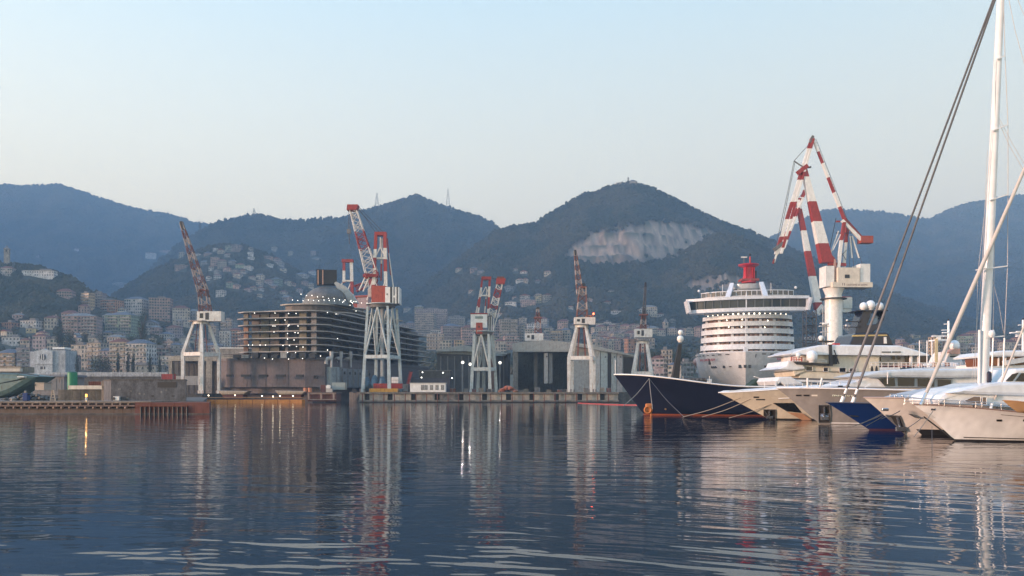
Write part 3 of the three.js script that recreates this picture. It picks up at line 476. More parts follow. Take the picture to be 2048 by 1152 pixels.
{ // the red-brown pontoon in front, with two rows of recesses
  const D = 120, t = new Thing('floating_pontoon', 'long red-brown floating pontoon with rows of dark recesses', 'pontoon', V(-75, 0, -125)), red = mat(0.135, 0.048, 0.036, { t: 'rust', roughness: 0.85 }), brown = mat(0.13, 0.095, 0.075, { t: 'rust', roughness: 0.9 });
  t.part('hull', [box((X(-160, D) + X(270, D)) / 2, 0.2, -D - 5.5, X(270, D) - X(-160, D), 1.4, 10)], brown); t.part('end_section', [slabShape([[X(270, D), -D], [X(419, D), -D], [X(421, D + 10), -D - 10.2], [X(270, D), -D - 10.2]], -0.65, 1.75)], red);
  t.part('deck_rail', [box((X(-160, D) + X(300, D)) / 2, 1.76, -D - 5.4, X(300, D) - X(-160, D), 0.28, 10.3)], mat(0.24, 0.19, 0.15, { t: 'rough' })); t.part('middle_rail', [box((X(-160, D) + X(268, D)) / 2, 1.24, -D - 5.4, X(268, D) - X(-160, D), 0.24, 10.4)], mat(0.20, 0.13, 0.11, { t: 'rough' }));
  t.part('waterline_ledge', [slabShape([[X(-160, D), -D + 0.2], [X(420, D), -D + 0.2], [X(421.5, D + 10), -D - 10.6], [X(-160, D), -D - 10.6]], -0.07, 0.11)], M.darkConcrete);
  t.part('backing', [box((X(-160, D) + X(268, D)) / 2, 1.3, -D - 6.1, X(268, D) - X(-160, D), 0.9, 9)], mat(0.10, 0.055, 0.05, { t: 'rust' }));
  for (let i = 0; i < 26; i++) { const x = -120 + i * 16; if (x < 262) { t.part('bracket', [beam(V(X(x, D), 0.85, -D - 0.5), V(X(x + 1.5, D), 1.15, -D - 0.4), 0.34, 0.5)], mat(0.22, 0.16, 0.13, { t: 'rust' })); t.part('bracket', [beam(V(X(x + 6, D), 1.32, -D - 0.5), V(X(x + 6.4, D), 1.66, -D - 0.5), 0.26, 0.4)], mat(0.22, 0.16, 0.13, { t: 'rust' })); } }
  for (let i = 0; i < 11; i++) t.part('fender_post', [bar(V(X(283 + i * 9.2, D), -0.6, -D + 0.15), V(X(283 + i * 9.2, D), 1.05, -D + 0.15), 0.15, 8)], M.black);
  t.part('fender_rail', [box(X(325, D), 1.2, -D + 0.1, X(376, D) - X(274, D), 0.14, 0.3)], M.rustDark);
}
// ---------------------------------------------------------------- things on the left pier
{
  const D = 134, t = new Thing('concrete_caisson', 'large rough grey block standing on the pontoon', 'caisson', P(290, 803, D)), m = mat(0.13, 0.14, 0.155, { t: 'rough', roughness: 0.95 });
  t.part('body', [slabShape([[X(222, D), -D], [X(372, D), -D], [X(373, D + 9), -D - 9], [X(205, D + 9), -D - 9]], 1.8, Y(760, D))], m); t.part('top_rim', [slabShape([[X(220, D), -D + 0.1], [X(373, D), -D + 0.1], [X(374, D + 9), -D - 9.2], [X(204, D + 9), -D - 9.2]], Y(760, D), Y(758.6, D))], M.darkConcrete);
  t.part('dark_slot', [pbox(315, 764, 353, 775, D - 0.05, 0.3)], M.black); t.part('vent_box', [pbox(226, 793, 238, 801, D - 0.5, 0.5, 0.05)], M.white); t.part('vent_fan', [new THREE.CylinderGeometry(0.26, 0.26, 0.1, 12).rotateX(Math.PI / 2).translate(X(231, D), Y(797, D), -D + 0.55)], M.dark);
  for (let i = 0; i < 9; i++) t.part('spalled_patch', [pbox(235 + i * 15 + rr(-4, 4), rr(772, 795), 238 + i * 15 + rr(-2, 6), 0, D, 0.1)].map(() => { const x = 235 + i * 14 + rr(-4, 4), y = rr(772, 795); return pbox(x, y, x + rr(2, 6), y + rr(1.5, 4), D - 0.04, 0.2); }), rnd() < 0.5 ? M.black : mat(0.2, 0.21, 0.21, { t: 'rough' }));
}
{
  const D = 142, t = new Thing('boundary_wall', 'low concrete wall with a white coping beside the grey block', 'wall', P(160, 803, D)), m = mat(0.15, 0.14, 0.115, { t: 'rough', roughness: 0.95 });
  for (let i = 0; i < 6; i++) t.part('wall_panel', [pbox(116 + i * 15, 779, 130.6 + i * 15, 806, D, 0.6)], i % 2 ? m : mat(0.17, 0.155, 0.13, { t: 'rough', roughness: 0.95 }));
  t.part('coping', [pbox(136, 771, 204, 778.6, D - 0.3, 1.4)], mat(0.62, 0.58, 0.50, { t: 'rust' })); t.part('end_post', [pbox(203, 762, 209, 806, D - 0.2, 0.9)], mat(0.33, 0.26, 0.2, { t: 'rough' }));
}
const container = (label, x0, y0, x1, y1, D, m, group = 'shipping containers') => { const t = new Thing('container', label, 'container', P((x0 + x1) / 2, y1, D), group); t.part('body', [pbox(x0, y0, x1, y1, D, 2.5)], m); const n = Math.max(4, Math.round((x1 - x0) / 4)); t.part('corrugation', Array.from({ length: n }, (_, i) => pbox(lerp(x0, x1, (i + 0.2) / n), y0 + 0.6, lerp(x0, x1, (i + 0.7) / n), y1 - 0.6, D - 0.06, 0.2)), m); t.part('corner_post', [pbox(x0 - 0.3, y0 - 0.2, x0 + 0.8, y1, D - 0.1, 0.4), pbox(x1 - 0.8, y0 - 0.2, x1 + 0.3, y1, D - 0.1, 0.4)], M.steel); };
container('rust-red container behind the white coping', 176, 763, 203, 771.5, 150, M.rustDark);
{ const D = 160, t = new Thing('storage_tank', 'tall green cylindrical tank behind the pier', 'tank', P(145, 772, D)), r = S(9, D); t.part('shell', [new THREE.CylinderGeometry(r, r, Y(746, D) - 1.8, 24).translate(X(145, D), (Y(746, D) + 1.8) / 2, -D)], mat(0.02, 0.22, 0.11)); t.part('lid', [new THREE.CylinderGeometry(r * 0.9, r * 1.04, 0.25, 24).translate(X(145, D), Y(746, D) + 0.12, -D)], mat(0.03, 0.16, 0.10)); }
{ const D = 126, t = new Thing('mooring_lamp', 'small lit orange lamp on a white post', 'lamp', P(172.5, 803, D)), c = P(172.5, 791, D); t.part('post', [bar(V(c.x, 1.8, c.z), V(c.x, c.y - 0.3, c.z), 0.16, 8)], M.white); t.part('lamp_glass', [new THREE.CylinderGeometry(0.14, 0.14, 0.46, 12).translate(c.x, c.y, c.z)], lampMat(1, 0.45, 0.08, 3)); t.part('cap', [new THREE.ConeGeometry(0.22, 0.16, 10).translate(c.x, c.y + 0.34, c.z)], M.dark);
  const l = new THREE.PointLight(new THREE.Color().setRGB(1, 0.5, 0.15), 5, 40, 2); l.position.copy(c); l.castShadow = true; scene.add(l); }
{ const D = 123, t = new Thing('blue_bollard_cover', 'deep blue upright covered machine on the pontoon', 'machine', P(49, 801, D)), m = mat(0.008, 0.035, 0.14, { roughness: 0.8 }); t.part('body', [pbox(44.5, 786, 55, 802, D, 0.8, 0.12)], m); t.part('arm', [pbox(41.5, 786, 45, 790, D + 0.1, 0.5, 0.1)], M.black); t.part('arm', [pbox(54.5, 786, 58, 790, D + 0.1, 0.5, 0.1)], M.black); t.part('cap', [pbox(47.5, 781.5, 52, 786.4, D + 0.1, 0.4, 0.1)], M.concrete); }
{ const D = 124, t = new Thing('trestle', 'pale A-frame trestle with rungs on the pontoon', 'trestle', P(106, 802, D)), m = mat(0.34, 0.30, 0.25, { t: 'rust' }); for (const s of [-1, 1]) t.part('leg', [beam(P(106 + s * 5, 803, D), P(106 + s * 1.4, 780, D), 0.14)], m); for (let i = 0; i < 4; i++) t.part('rung', [beam(P(106 - 4.6 + i * 0.8, 800 - i * 5.4, D), P(106 + 4.6 - i * 0.8, 800 - i * 5.4, D), 0.1)], m); }
{ const D = 150, t = new Thing('site_cabin', 'small beige cabin behind the rubble on the pier', 'cabin', P(79, 779, D)); t.part('wall', [pbox(70, 766, 88, 780, D, 2.5)], mat(0.46, 0.38, 0.31)); t.part('roof', [pbox(69.4, 764.6, 88.6, 766, D - 0.1, 2.7)], M.concrete); t.part('door', [pbox(68.8, 768, 70.4, 772, D - 0.1, 0.4)], M.dark); }
{ const D = 145, t = new Thing('rubble_heap', 'low heap of broken grey concrete on the pier', 'rubble', P(50, 800, D)), m = [M.darkConcrete, mat(0.2, 0.19, 0.17, { t: 'rough' })]; for (let i = 0; i < 60; i++) { const px = rr(15, 118), h = (1 - Math.abs(px - 62) / 60) * 18, py = 803 - rr(0, h), g = new THREE.DodecahedronGeometry(rr(0.25, 0.7), 0).scale(1.4, 0.8, 1); g.rotateY(rr(0, 6)); const c = P(px, py, D + rr(-1, 4)); t.part('broken_block', [g.translate(c.x, Math.max(2, c.y), c.z)], m[i % 2]); } }
{ // grey-green hull whose bow reaches in from the left
  const t = new Thing('grey_green_ship', 'grey-green ship bow reaching in at the left edge', 'ship', V(X(0, 175), 0, -175)), D = 175, m = mat(0.13, 0.20, 0.185, { t: 'rust' });
  t.part('hull', [prism([[-120, 742], [30, 746], [76, 752.5], [60, 764], [42, 775], [22, 787], [0, 795], [-120, 800]], D, 8, 1.2)], m); t.part('bulwark_rail', [prism([[-120, 739.5], [30, 744], [76, 750.8], [76, 752.2], [30, 745.6], [-120, 741.6]], D - 0.1, 0.5)], M.darkConcrete); t.part('anchor_pocket', [pbox(34, 752.5, 48, 754.5, D - 0.9, 1)], M.white);
  t.part('deckhouse', [pbox(-20, 733, 42, 745, D + 2, 5)], mat(0.32, 0.29, 0.24, { t: 'rough' })); t.part('white_coaming', [pbox(-20, 737, 40, 743, D + 1.5, 1)], mat(0.5, 0.47, 0.42));
}
{ const D = 305, t = new Thing('pale_wall', 'long pale parapet wall behind the green tank', 'wall', P(230, 760, D)); for (let i = 0; i < 14; i++) t.part('wall_panel', [pbox(105 + i * 16.5, 744.5, 121 + i * 16.5, 753, D, 1)], mat(0.42, 0.46, 0.50, { t: 'rough' })); t.part('base_wall', [pbox(105, 753, 336, 790, D + 0.3, 1)], M.darkConcrete); }
{ const D = 250, t = new Thing('rusty_shed', 'low rusty grey shed between the green ship and tank', 'shed', P(100, 775, D)); t.part('wall', [pbox(66, 753, 128, 790, D, 12)], mat(0.19, 0.18, 0.18, { t: 'rust' })); t.part('roof', [pbox(64, 749, 130, 753, D - 0.5, 13)], mat(0.16, 0.19, 0.24, { t: 'rust' })); for (let i = 0; i < 5; i++) t.part('door_panel', [pbox(70 + i * 11, 758, 79 + i * 11, 782, D - 0.1, 0.3)], M.steel); }
container('rust-red container left of the white crane legs', 322, 748, 346, 760, 290, M.red); container('pale container behind the white crane legs', 344, 752, 398, 770, 335, mat(0.4, 0.38, 0.35));

// ---------------------------------------------------------------- halls
{ const D = 345, t = new Thing('open_warehouse', 'beige framed warehouse behind the left white crane', 'warehouse', P(420, 776, D)), m = mat(0.42, 0.38, 0.31, { t: 'rough' }); t.part('header', [prism([[337, 716], [350, 711], [520, 713], [520, 722], [337, 722]], D, 40)], m); for (const [a, b] of [[337, 344], [412, 424], [497, 506]]) t.part('pillar', [pbox(a, 722, b, 790, D, 1.5)], m); t.part('back_wall', [pbox(338, 722, 519, 790, D + 14, 1)], mat(0.15, 0.14, 0.125, { t: 'rough' })); for (let i = 0; i < 16; i++) t.part('wall_slat', [pbox(346 + i * 10, 723, 348 + i * 10, 790, D + 6, 0.5)], M.darkConcrete); t.part('roof_parapet', [pbox(430, 697, 497, 712, D + 8, 20)], mat(0.36, 0.33, 0.29, { t: 'rough' })); t.part('parapet_cap', [pbox(428, 695, 499, 697, D + 7.6, 21)], M.white); }
const hallGrey = mat(0.34, 0.36, 0.35, { t: 'rust' }), hallTeal = mat(0.27, 0.32, 0.345, { t: 'rust' }), hallDark = mat(0.06, 0.065, 0.07, { t: 'rough' });
{ const D = 352, t = new Thing('dark_hall', 'dark workshop hall with shallow grey-green gable roof', 'hall', P(950, 785, D)); t.part('roof', [prism([[872, 700], [926, 690], [1014, 706], [1014, 709], [926, 702], [872, 703]], D - 2, 44)], hallGrey); t.part('gable_panel', [prism([[874, 702.5], [926, 694], [1012, 708], [1012, 712], [874, 707]], D, 2)], mat(0.30, 0.33, 0.32, { t: 'rust' })); t.part('wall', [pbox(874, 707, 1020, 792, D + 0.6, 40)], hallDark); for (let i = 0; i < 10; i++) t.part('wall_rib', [pbox(880 + i * 14, 712, 882.5 + i * 14, 792, D, 0.8)], M.steel); for (let i = 0; i < 3; i++) t.part('window', [pbox(988 + i * 11, 742, 994 + i * 11, 760, D - 0.1, 0.5)], M.black); t.part('side_block', [pbox(976, 717, 988, 790, D - 6, 5)], mat(0.17, 0.09, 0.06, { t: 'rust' })); t.part('teal_eave', [prism([[985, 704], [1012, 712], [985, 711]], D - 4, 3)], hallTeal); }
{ const D = 330, t = new Thing('assembly_hall', 'large assembly hall with a deep dark open front', 'hall', P(1090, 780, D));
  t.part('fascia', [prism([[1025, 686], [1092, 680], [1152, 686], [1186, 690], [1186, 703.5], [1025, 703.5]], D, 3)], hallGrey); t.part('roof', [prism([[1025, 686], [1092, 680], [1152, 686], [1186, 690], [1186, 692], [1092, 683], [1025, 688]], D + 3, 55)], hallGrey);
  t.part('side_wall', [pbox(1026, 703.5, 1029, 790, D + 0.4, 57)], M.concrete); t.part('side_wall', [pbox(1146, 703.5, 1186, 790, D + 0.4, 57)], hallTeal); t.part('back_wall', [pbox(1029, 688, 1146, 790, D + 56, 1)], hallTeal); t.part('pillar', [pbox(1028.5, 703.5, 1036, 790, D + 0.2, 1.6)], mat(0.25, 0.235, 0.21, { t: 'rough' }));
  t.part('inner_column', [pbox(1068, 703.5, 1075, 788, D + 9, 1.6)], M.steel); t.part('door_leaf', [pbox(1088, 706, 1096, 767, D + 1, 0.8)], mat(0.36, 0.365, 0.36, { t: 'rust' })); t.part('door_leaf', [pbox(1098, 707, 1105, 767, D + 2, 0.8)], mat(0.22, 0.225, 0.23, { t: 'rust' })); t.part('door_hatch', [new THREE.CylinderGeometry(0.32, 0.32, 0.1, 12).rotateX(Math.PI / 2).translate(X(1094, D), Y(713, D), -D - 0.95)], M.black); for (let i = 0; i < 7; i++) t.part('roof_beam', [pbox(1029, 704, 1146, 706, D + 7 + i * 7, 0.5)], M.steel); }
{ const D = 326, t = new Thing('side_hall', 'pale teal hall with tall sliding doors beside the navy bow', 'hall', P(1225, 780, D)); t.part('roof', [prism([[1150, 689], [1186, 690], [1272, 711], [1272, 713.5], [1150, 692]], D - 1, 40)], hallGrey);
  t.part('wall', [prism([[1187, 691], [1270, 712], [1270, 790], [1187, 790]], D + 0.8, 36)], hallTeal); for (const [a, b, y] of [[1188, 1200, 696], [1201.5, 1215, 700], [1223, 1233, 703], [1234, 1245, 705]]) t.part('sliding_door', [prism([[a, y], [b, y + (b - a) * 0.25], [b, 786], [a, 786]], D, 0.6)], mat(0.33 + rr(-0.04, 0.04), 0.38, 0.40, { t: 'rust' })); t.part('painted_dark_gap', [prism([[1215.4, 706], [1222.6, 707], [1222.6, 786], [1215.4, 786]], D + 0.6, 0.3)], M.black); t.part('painted_dark_opening', [prism([[1247, 714], [1269, 715], [1269, 752], [1247, 752]], D + 0.6, 0.3)], M.black); for (const x of [1211, 1229, 1241]) t.part('round_vent', [new THREE.CylinderGeometry(0.28, 0.28, 0.12, 10).rotateX(Math.PI / 2).translate(X(x, D), Y(714, D), -D + 0.05)], M.dark); }  // black plates on the closed wall paint the dark of gap and opening
for (const [px, py, base, label] of [[925.5, 725, 768, 'leftmost round floodlight before the dark hall'], [940.5, 728.5, 768, 'middle round floodlight before the dark hall'], [1000, 725.5, 772, 'right round floodlight before the dark hall']]) {
  const D = 338, c = P(px, py, D), t = new Thing('floodlight', label, 'floodlight', P(px, base, D), 'floodlights before the dark hall'); t.part('pole', [bar(V(c.x, 3.5, c.z), c, 0.25, 8)], mat(0.3, 0.3, 0.29, { t: 'rust' })); t.part('housing', [new THREE.CylinderGeometry(0.95, 0.6, 0.6, 16).rotateX(Math.PI / 2).translate(c.x, c.y, c.z + 0.2)], M.steel); t.part('lamp_glass', [new THREE.SphereGeometry(0.62, 16, 10).scale(1, 1, 0.35).translate(c.x, c.y, c.z + 0.52)], lampMat(1, 0.95, 0.82, 1.5));
  const l = new THREE.SpotLight(new THREE.Color().setRGB(1, 0.93, 0.8), 16, 120, 1.1, 0.6, 2); l.position.set(c.x, c.y, c.z + 1.2); l.target.position.set(c.x, 0, c.z + 45); l.castShadow = true; scene.add(l, l.target);
}
// ---------------------------------------------------------------- quay clutter
container('red container on the quay under the lattice crane', 746, 767, 806, 777, 289, M.red); container('yellow container on the quay below the red one', 738, 777, 796, 784.5, 286, mat(0.50, 0.27, 0.03, { t: 'rust' })); container('grey container end beside the red one', 806.5, 768, 816, 783, 289, M.steel);
{ const D = 287, t = new Thing('site_office', 'white site office with barred windows on the quay', 'site office', P(855, 784, D)); t.part('wall', [pbox(820, 767, 891, 784.5, D, 4)], M.white); t.part('roof', [pbox(819, 765.6, 892, 767, D - 0.2, 4.4)], mat(0.5, 0.5, 0.49)); for (const [a, b] of [[842, 848], [849, 855], [860, 866], [871, 877], [882, 888]]) { const w = t.part('window', [pbox(a, 770, b, 780, D - 0.05, 0.2)], M.glass); t.part('window_bar', [1, 2, 3].map((k) => pbox(lerp(a, b, k / 4) - 0.2, 770, lerp(a, b, k / 4) + 0.2, 780, D - 0.12, 0.05)), M.white, w); } }
{ const D = 296, t = new Thing('dark_workshop', 'dark navy workshop behind the white site office', 'workshop', P(855, 784, D)); t.part('wall', [pbox(822, 756, 900, 786, D, 6)], mat(0.035, 0.045, 0.075, { t: 'rough' })); t.part('upper_floor', [pbox(838, 742, 900, 756, D + 3, 8)], hallDark); t.part('roof_edge', [pbox(836, 740.6, 902, 742, D + 2.6, 9)], M.steel); for (const [x, y] of [[845, 744.5], [886, 745.5], [843, 755], [904, 756]]) t.part('wall_lamp', [ball(P(x, y, D - 1), 0.2)], lampMat(1, 0.97, 0.9, 4)); }
{ const D = 291, t = new Thing('water_cube', 'white cube tank standing on the red container', 'tank', P(790, 767, D)); t.part('tank', [pbox(783, 754, 797, 767, D, 2.4, 0.2)], M.white); t.part('frame', [pbox(782.5, 766, 797.5, 767.4, D - 0.1, 2.6), pbox(782.5, 760, 797.5, 760.6, D - 0.08, 0.1)], M.steel); }
{ const D = 292, t = new Thing('blue_tarpaulin_stack', 'stack under faded blue tarpaulins at the crane foot', 'tarpaulin', P(742, 780, D)), m = mat(0.14, 0.24, 0.34, { roughness: 0.9, t: 'rough' }); for (const [a, b, c, d] of [[722, 756, 742, 780], [740, 752, 757, 780], [757, 755, 772, 776]]) { const g = new THREE.SphereGeometry(1, 12, 8), p = g.attributes.position; for (let i = 0; i < p.count; i++) { const k = 0.9 + 0.22 * n3(p.getX(i) * 2 + a, p.getY(i) * 2, p.getZ(i) * 2); p.setXYZ(i, p.getX(i) * k, p.getY(i) * k, p.getZ(i) * k); } g.computeVertexNormals(); t.part('covered_pile', [g.scale(S((c - a) / 2, D), S((d - b) / 2 + 3, D), 2).translate(X((a + c) / 2, D), Y((b + d) / 2, D), -D)], m); } }
{ const D = 295, t = new Thing('red_gangway', 'tilted red steel gangway left of the site office', 'gangway', P(818, 784, D)); t.part('ramp', [beam(P(812, 784, D), P(822, 744, D), 0.7, 0.5)], M.red); t.part('handrail', [beam(P(809, 784, D), P(819, 742, D), 0.15), beam(P(815, 783, D - 1), P(825, 743, D - 1), 0.15)], M.red); }
{ const D = 287, t = new Thing('orange_pile', 'heap of orange-brown tarpaulins on the quay before the hall', 'tarpaulin', P(1015, 784, D)); for (let i = 0; i < 9; i++) { const g = new THREE.IcosahedronGeometry(1, 2), p = g.attributes.position; for (let k = 0; k < p.count; k++) { const q = 0.85 + 0.3 * n3(p.getX(k) * 1.6 + i, p.getY(k) * 1.6, p.getZ(k) * 1.6); p.setXYZ(k, p.getX(k) * q, p.getY(k) * q, p.getZ(k) * q); } g.computeVertexNormals(); t.part('folded_tarpaulin', [g.scale(1.1, rr(0.5, 1), 1).translate(X(1002 + i * 3.6, D), Y(782 - (4 - Math.abs(i - 4)) * 2, D), -D - rr(0, 2))], i % 2 ? mat(0.30, 0.09, 0.04, { t: 'rust' }) : mat(0.26, 0.12, 0.07, { t: 'rust' })); } }
{ const words = [['rusty steel crate', 'crate', M.rustDark], ['grey machine box', 'machine', M.steel], ['pale timber pallet stack', 'pallet stack', mat(0.33, 0.27, 0.2, { t: 'rough' })], ['dark cable drum', 'cable drum', M.dark]], spots = [[905, 0, 'right of the white site office'], [918, 3, 'below the left floodlight'], [932, 1, 'below the middle floodlight'], [948, 0, 'at the foot of the red and white crane'], [962, 2, 'between the crane legs'], [978, 3, 'right of the red and white crane'], [1040, 1, 'right of the orange heap'], [1052, 2, 'before the dark hall opening'], [1075, 1, 'before the open hall door'], [1098, 2, 'under the open hall door leaf'], [1120, 0, 'left of the white crane foot'], [1128, 3, 'touching the left foot of the white crane'], [1172, 1, 'between the feet of the white crane'], [1205, 2, 'before the teal sliding doors'], [1218, 0, 'nearest the navy bow'], [708, 3, 'at the left quay end'], [728, 0, 'left of the yellow container']];
  for (const [px, k, w] of spots) { const D = 288 + rr(0, 5), h = rr(5, 11), wd = rr(7, 13), [n, c, m] = words[k], t = new Thing(c.replace(' ', '_'), `${n} on the quay ${w}`, c, P(px, 786, D), 'goods lying on the quay');
    const by = 786; if (k === 3) { const r = S(h, D) / 2; for (const s of [0, 1.4]) t.part('flange', [new THREE.CylinderGeometry(r, r, 0.2, 16).rotateX(Math.PI / 2).translate(X(px, D), Y(by, D) + r, -D - s)], m); t.part('core', [new THREE.CylinderGeometry(r * 0.6, r * 0.6, 1.4, 12).rotateX(Math.PI / 2).translate(X(px, D), Y(by, D) + r, -D - 0.7)], M.orange); }
    else if (k === 2) for (let i = 0; i < 4; i++) t.part('pallet', [pbox(px - wd / 2 + rr(-1, 1), by - (i + 1) * h / 4, px + wd / 2, by - i * h / 4 - 0.5, D, 1.2)], m);
    else { t.part('body', [pbox(px - wd / 2, by - h, px + wd / 2, by, D, 1.8, 0.05)], m); t.part('lid', [pbox(px - wd / 2 - 0.5, by - h - 0.9, px + wd / 2 + 0.5, by - h, D - 0.1, 2)], M.steel); t.part('rib', [pbox(px - 0.4, by - h, px + 0.4, by, D - 0.12, 0.2)], M.steel); } } }
// floating gear before the unfinished ship
{ const D = 272, t = new Thing('orange_barge', 'long low orange barge afloat before the unfinished ship', 'barge', V(X(505, D), 0, -D)), m = mat(0.62, 0.24, 0.045, { t: 'rust' }); for (let i = 0; i < 8; i++) t.part('float_section', [rbox((X(405 + i * 25, D) + X(429.4 + i * 25, D)) / 2, 0.45, -D - 2, X(429.4, D) - X(405, D), 1.3, 4, 0.2)], m); t.part('deck', [pbox(406, 794.5, 604, 796, D - 0.1, 4.4)], mat(0.35, 0.18, 0.07, { t: 'rust' })); for (const [x, y] of [[417, 791], [524, 792], [546, 793], [560, 792], [470, 790.5], [586, 792]]) { t.part('lamp_post', [bar(P(x, 796, D + 1), P(x, y, D + 1), 0.06, 5)], M.dark); t.part('deck_lamp', [ball(P(x, y, D + 1), 0.22)], lampMat(1, 0.85, 0.6, 4)); } }
for (const [a, b, label] of [[435, 496, 'pale beige flat float left under the dark stern'], [549, 612, 'pale beige flat float right under the dark stern']]) { const D = 279, t = new Thing('flat_float', label, 'float', V(X((a + b) / 2, D), 0, -D), 'beige floats under the stern'); t.part('hull', [prism([[a, 781], [b, 782], [b - 8, 789], [a + 8, 790]], D, 5, 0.4)], mat(0.42, 0.33, 0.24, { t: 'rust' })); t.part('underside', [prism([[a + 9, 790], [b - 9, 789], [b - 12, 797], [a + 12, 797]], D + 0.6, 4)], M.rustDark); }
{ const D = 278, t = new Thing('steel_raft', 'brown steel frame raft right of the orange barge', 'raft', V(X(643, D), 0, -D)), m = mat(0.36, 0.26, 0.21, { t: 'rust' }); for (const y of [787.5, 799]) t.part('rail', [pbox(616, y - 0.9, 672, y + 0.9, D, 0.4)], m); for (const x of [617, 642, 667]) t.part('column', [pbox(x - 1.6, 786, x + 1.8, 800, D - 0.1, 0.6)], m); t.part('float_body', [pbox(615, 788, 672, 803, D + 0.8, 8)], M.rustDark); t.part('deck_plate', [pbox(614, 784.4, 673, 786.2, D - 0.2, 9)], mat(0.16, 0.11, 0.09, { t: 'rust' })); for (const x of [608, 617]) t.part('orange_drum', [new THREE.CylinderGeometry(S(4, D), S(4, D), 1.6, 12).translate(X(x, D), Y(780, D), -D - 2)], mat(0.5, 0.2, 0.1)); }
container('pale grey-green cabin box on the steel raft', 663, 765, 691, 779.5, 284, mat(0.34, 0.39, 0.38)); container('brown crate box behind the steel raft', 640, 770, 652, 784, 282, M.rustDark);
{ const D = 281, t = new Thing('white_winch', 'small white deck winch on the steel raft', 'winch', P(658, 784, D)); t.part('drum', [new THREE.CylinderGeometry(S(4.4, D), S(4.4, D), 1.2, 14).rotateX(Math.PI / 2).translate(X(657, D), Y(774, D), -D)], M.white); t.part('bed', [pbox(652, 777, 664, 784.4, D - 0.6, 1.6)], mat(0.45, 0.42, 0.38)); }

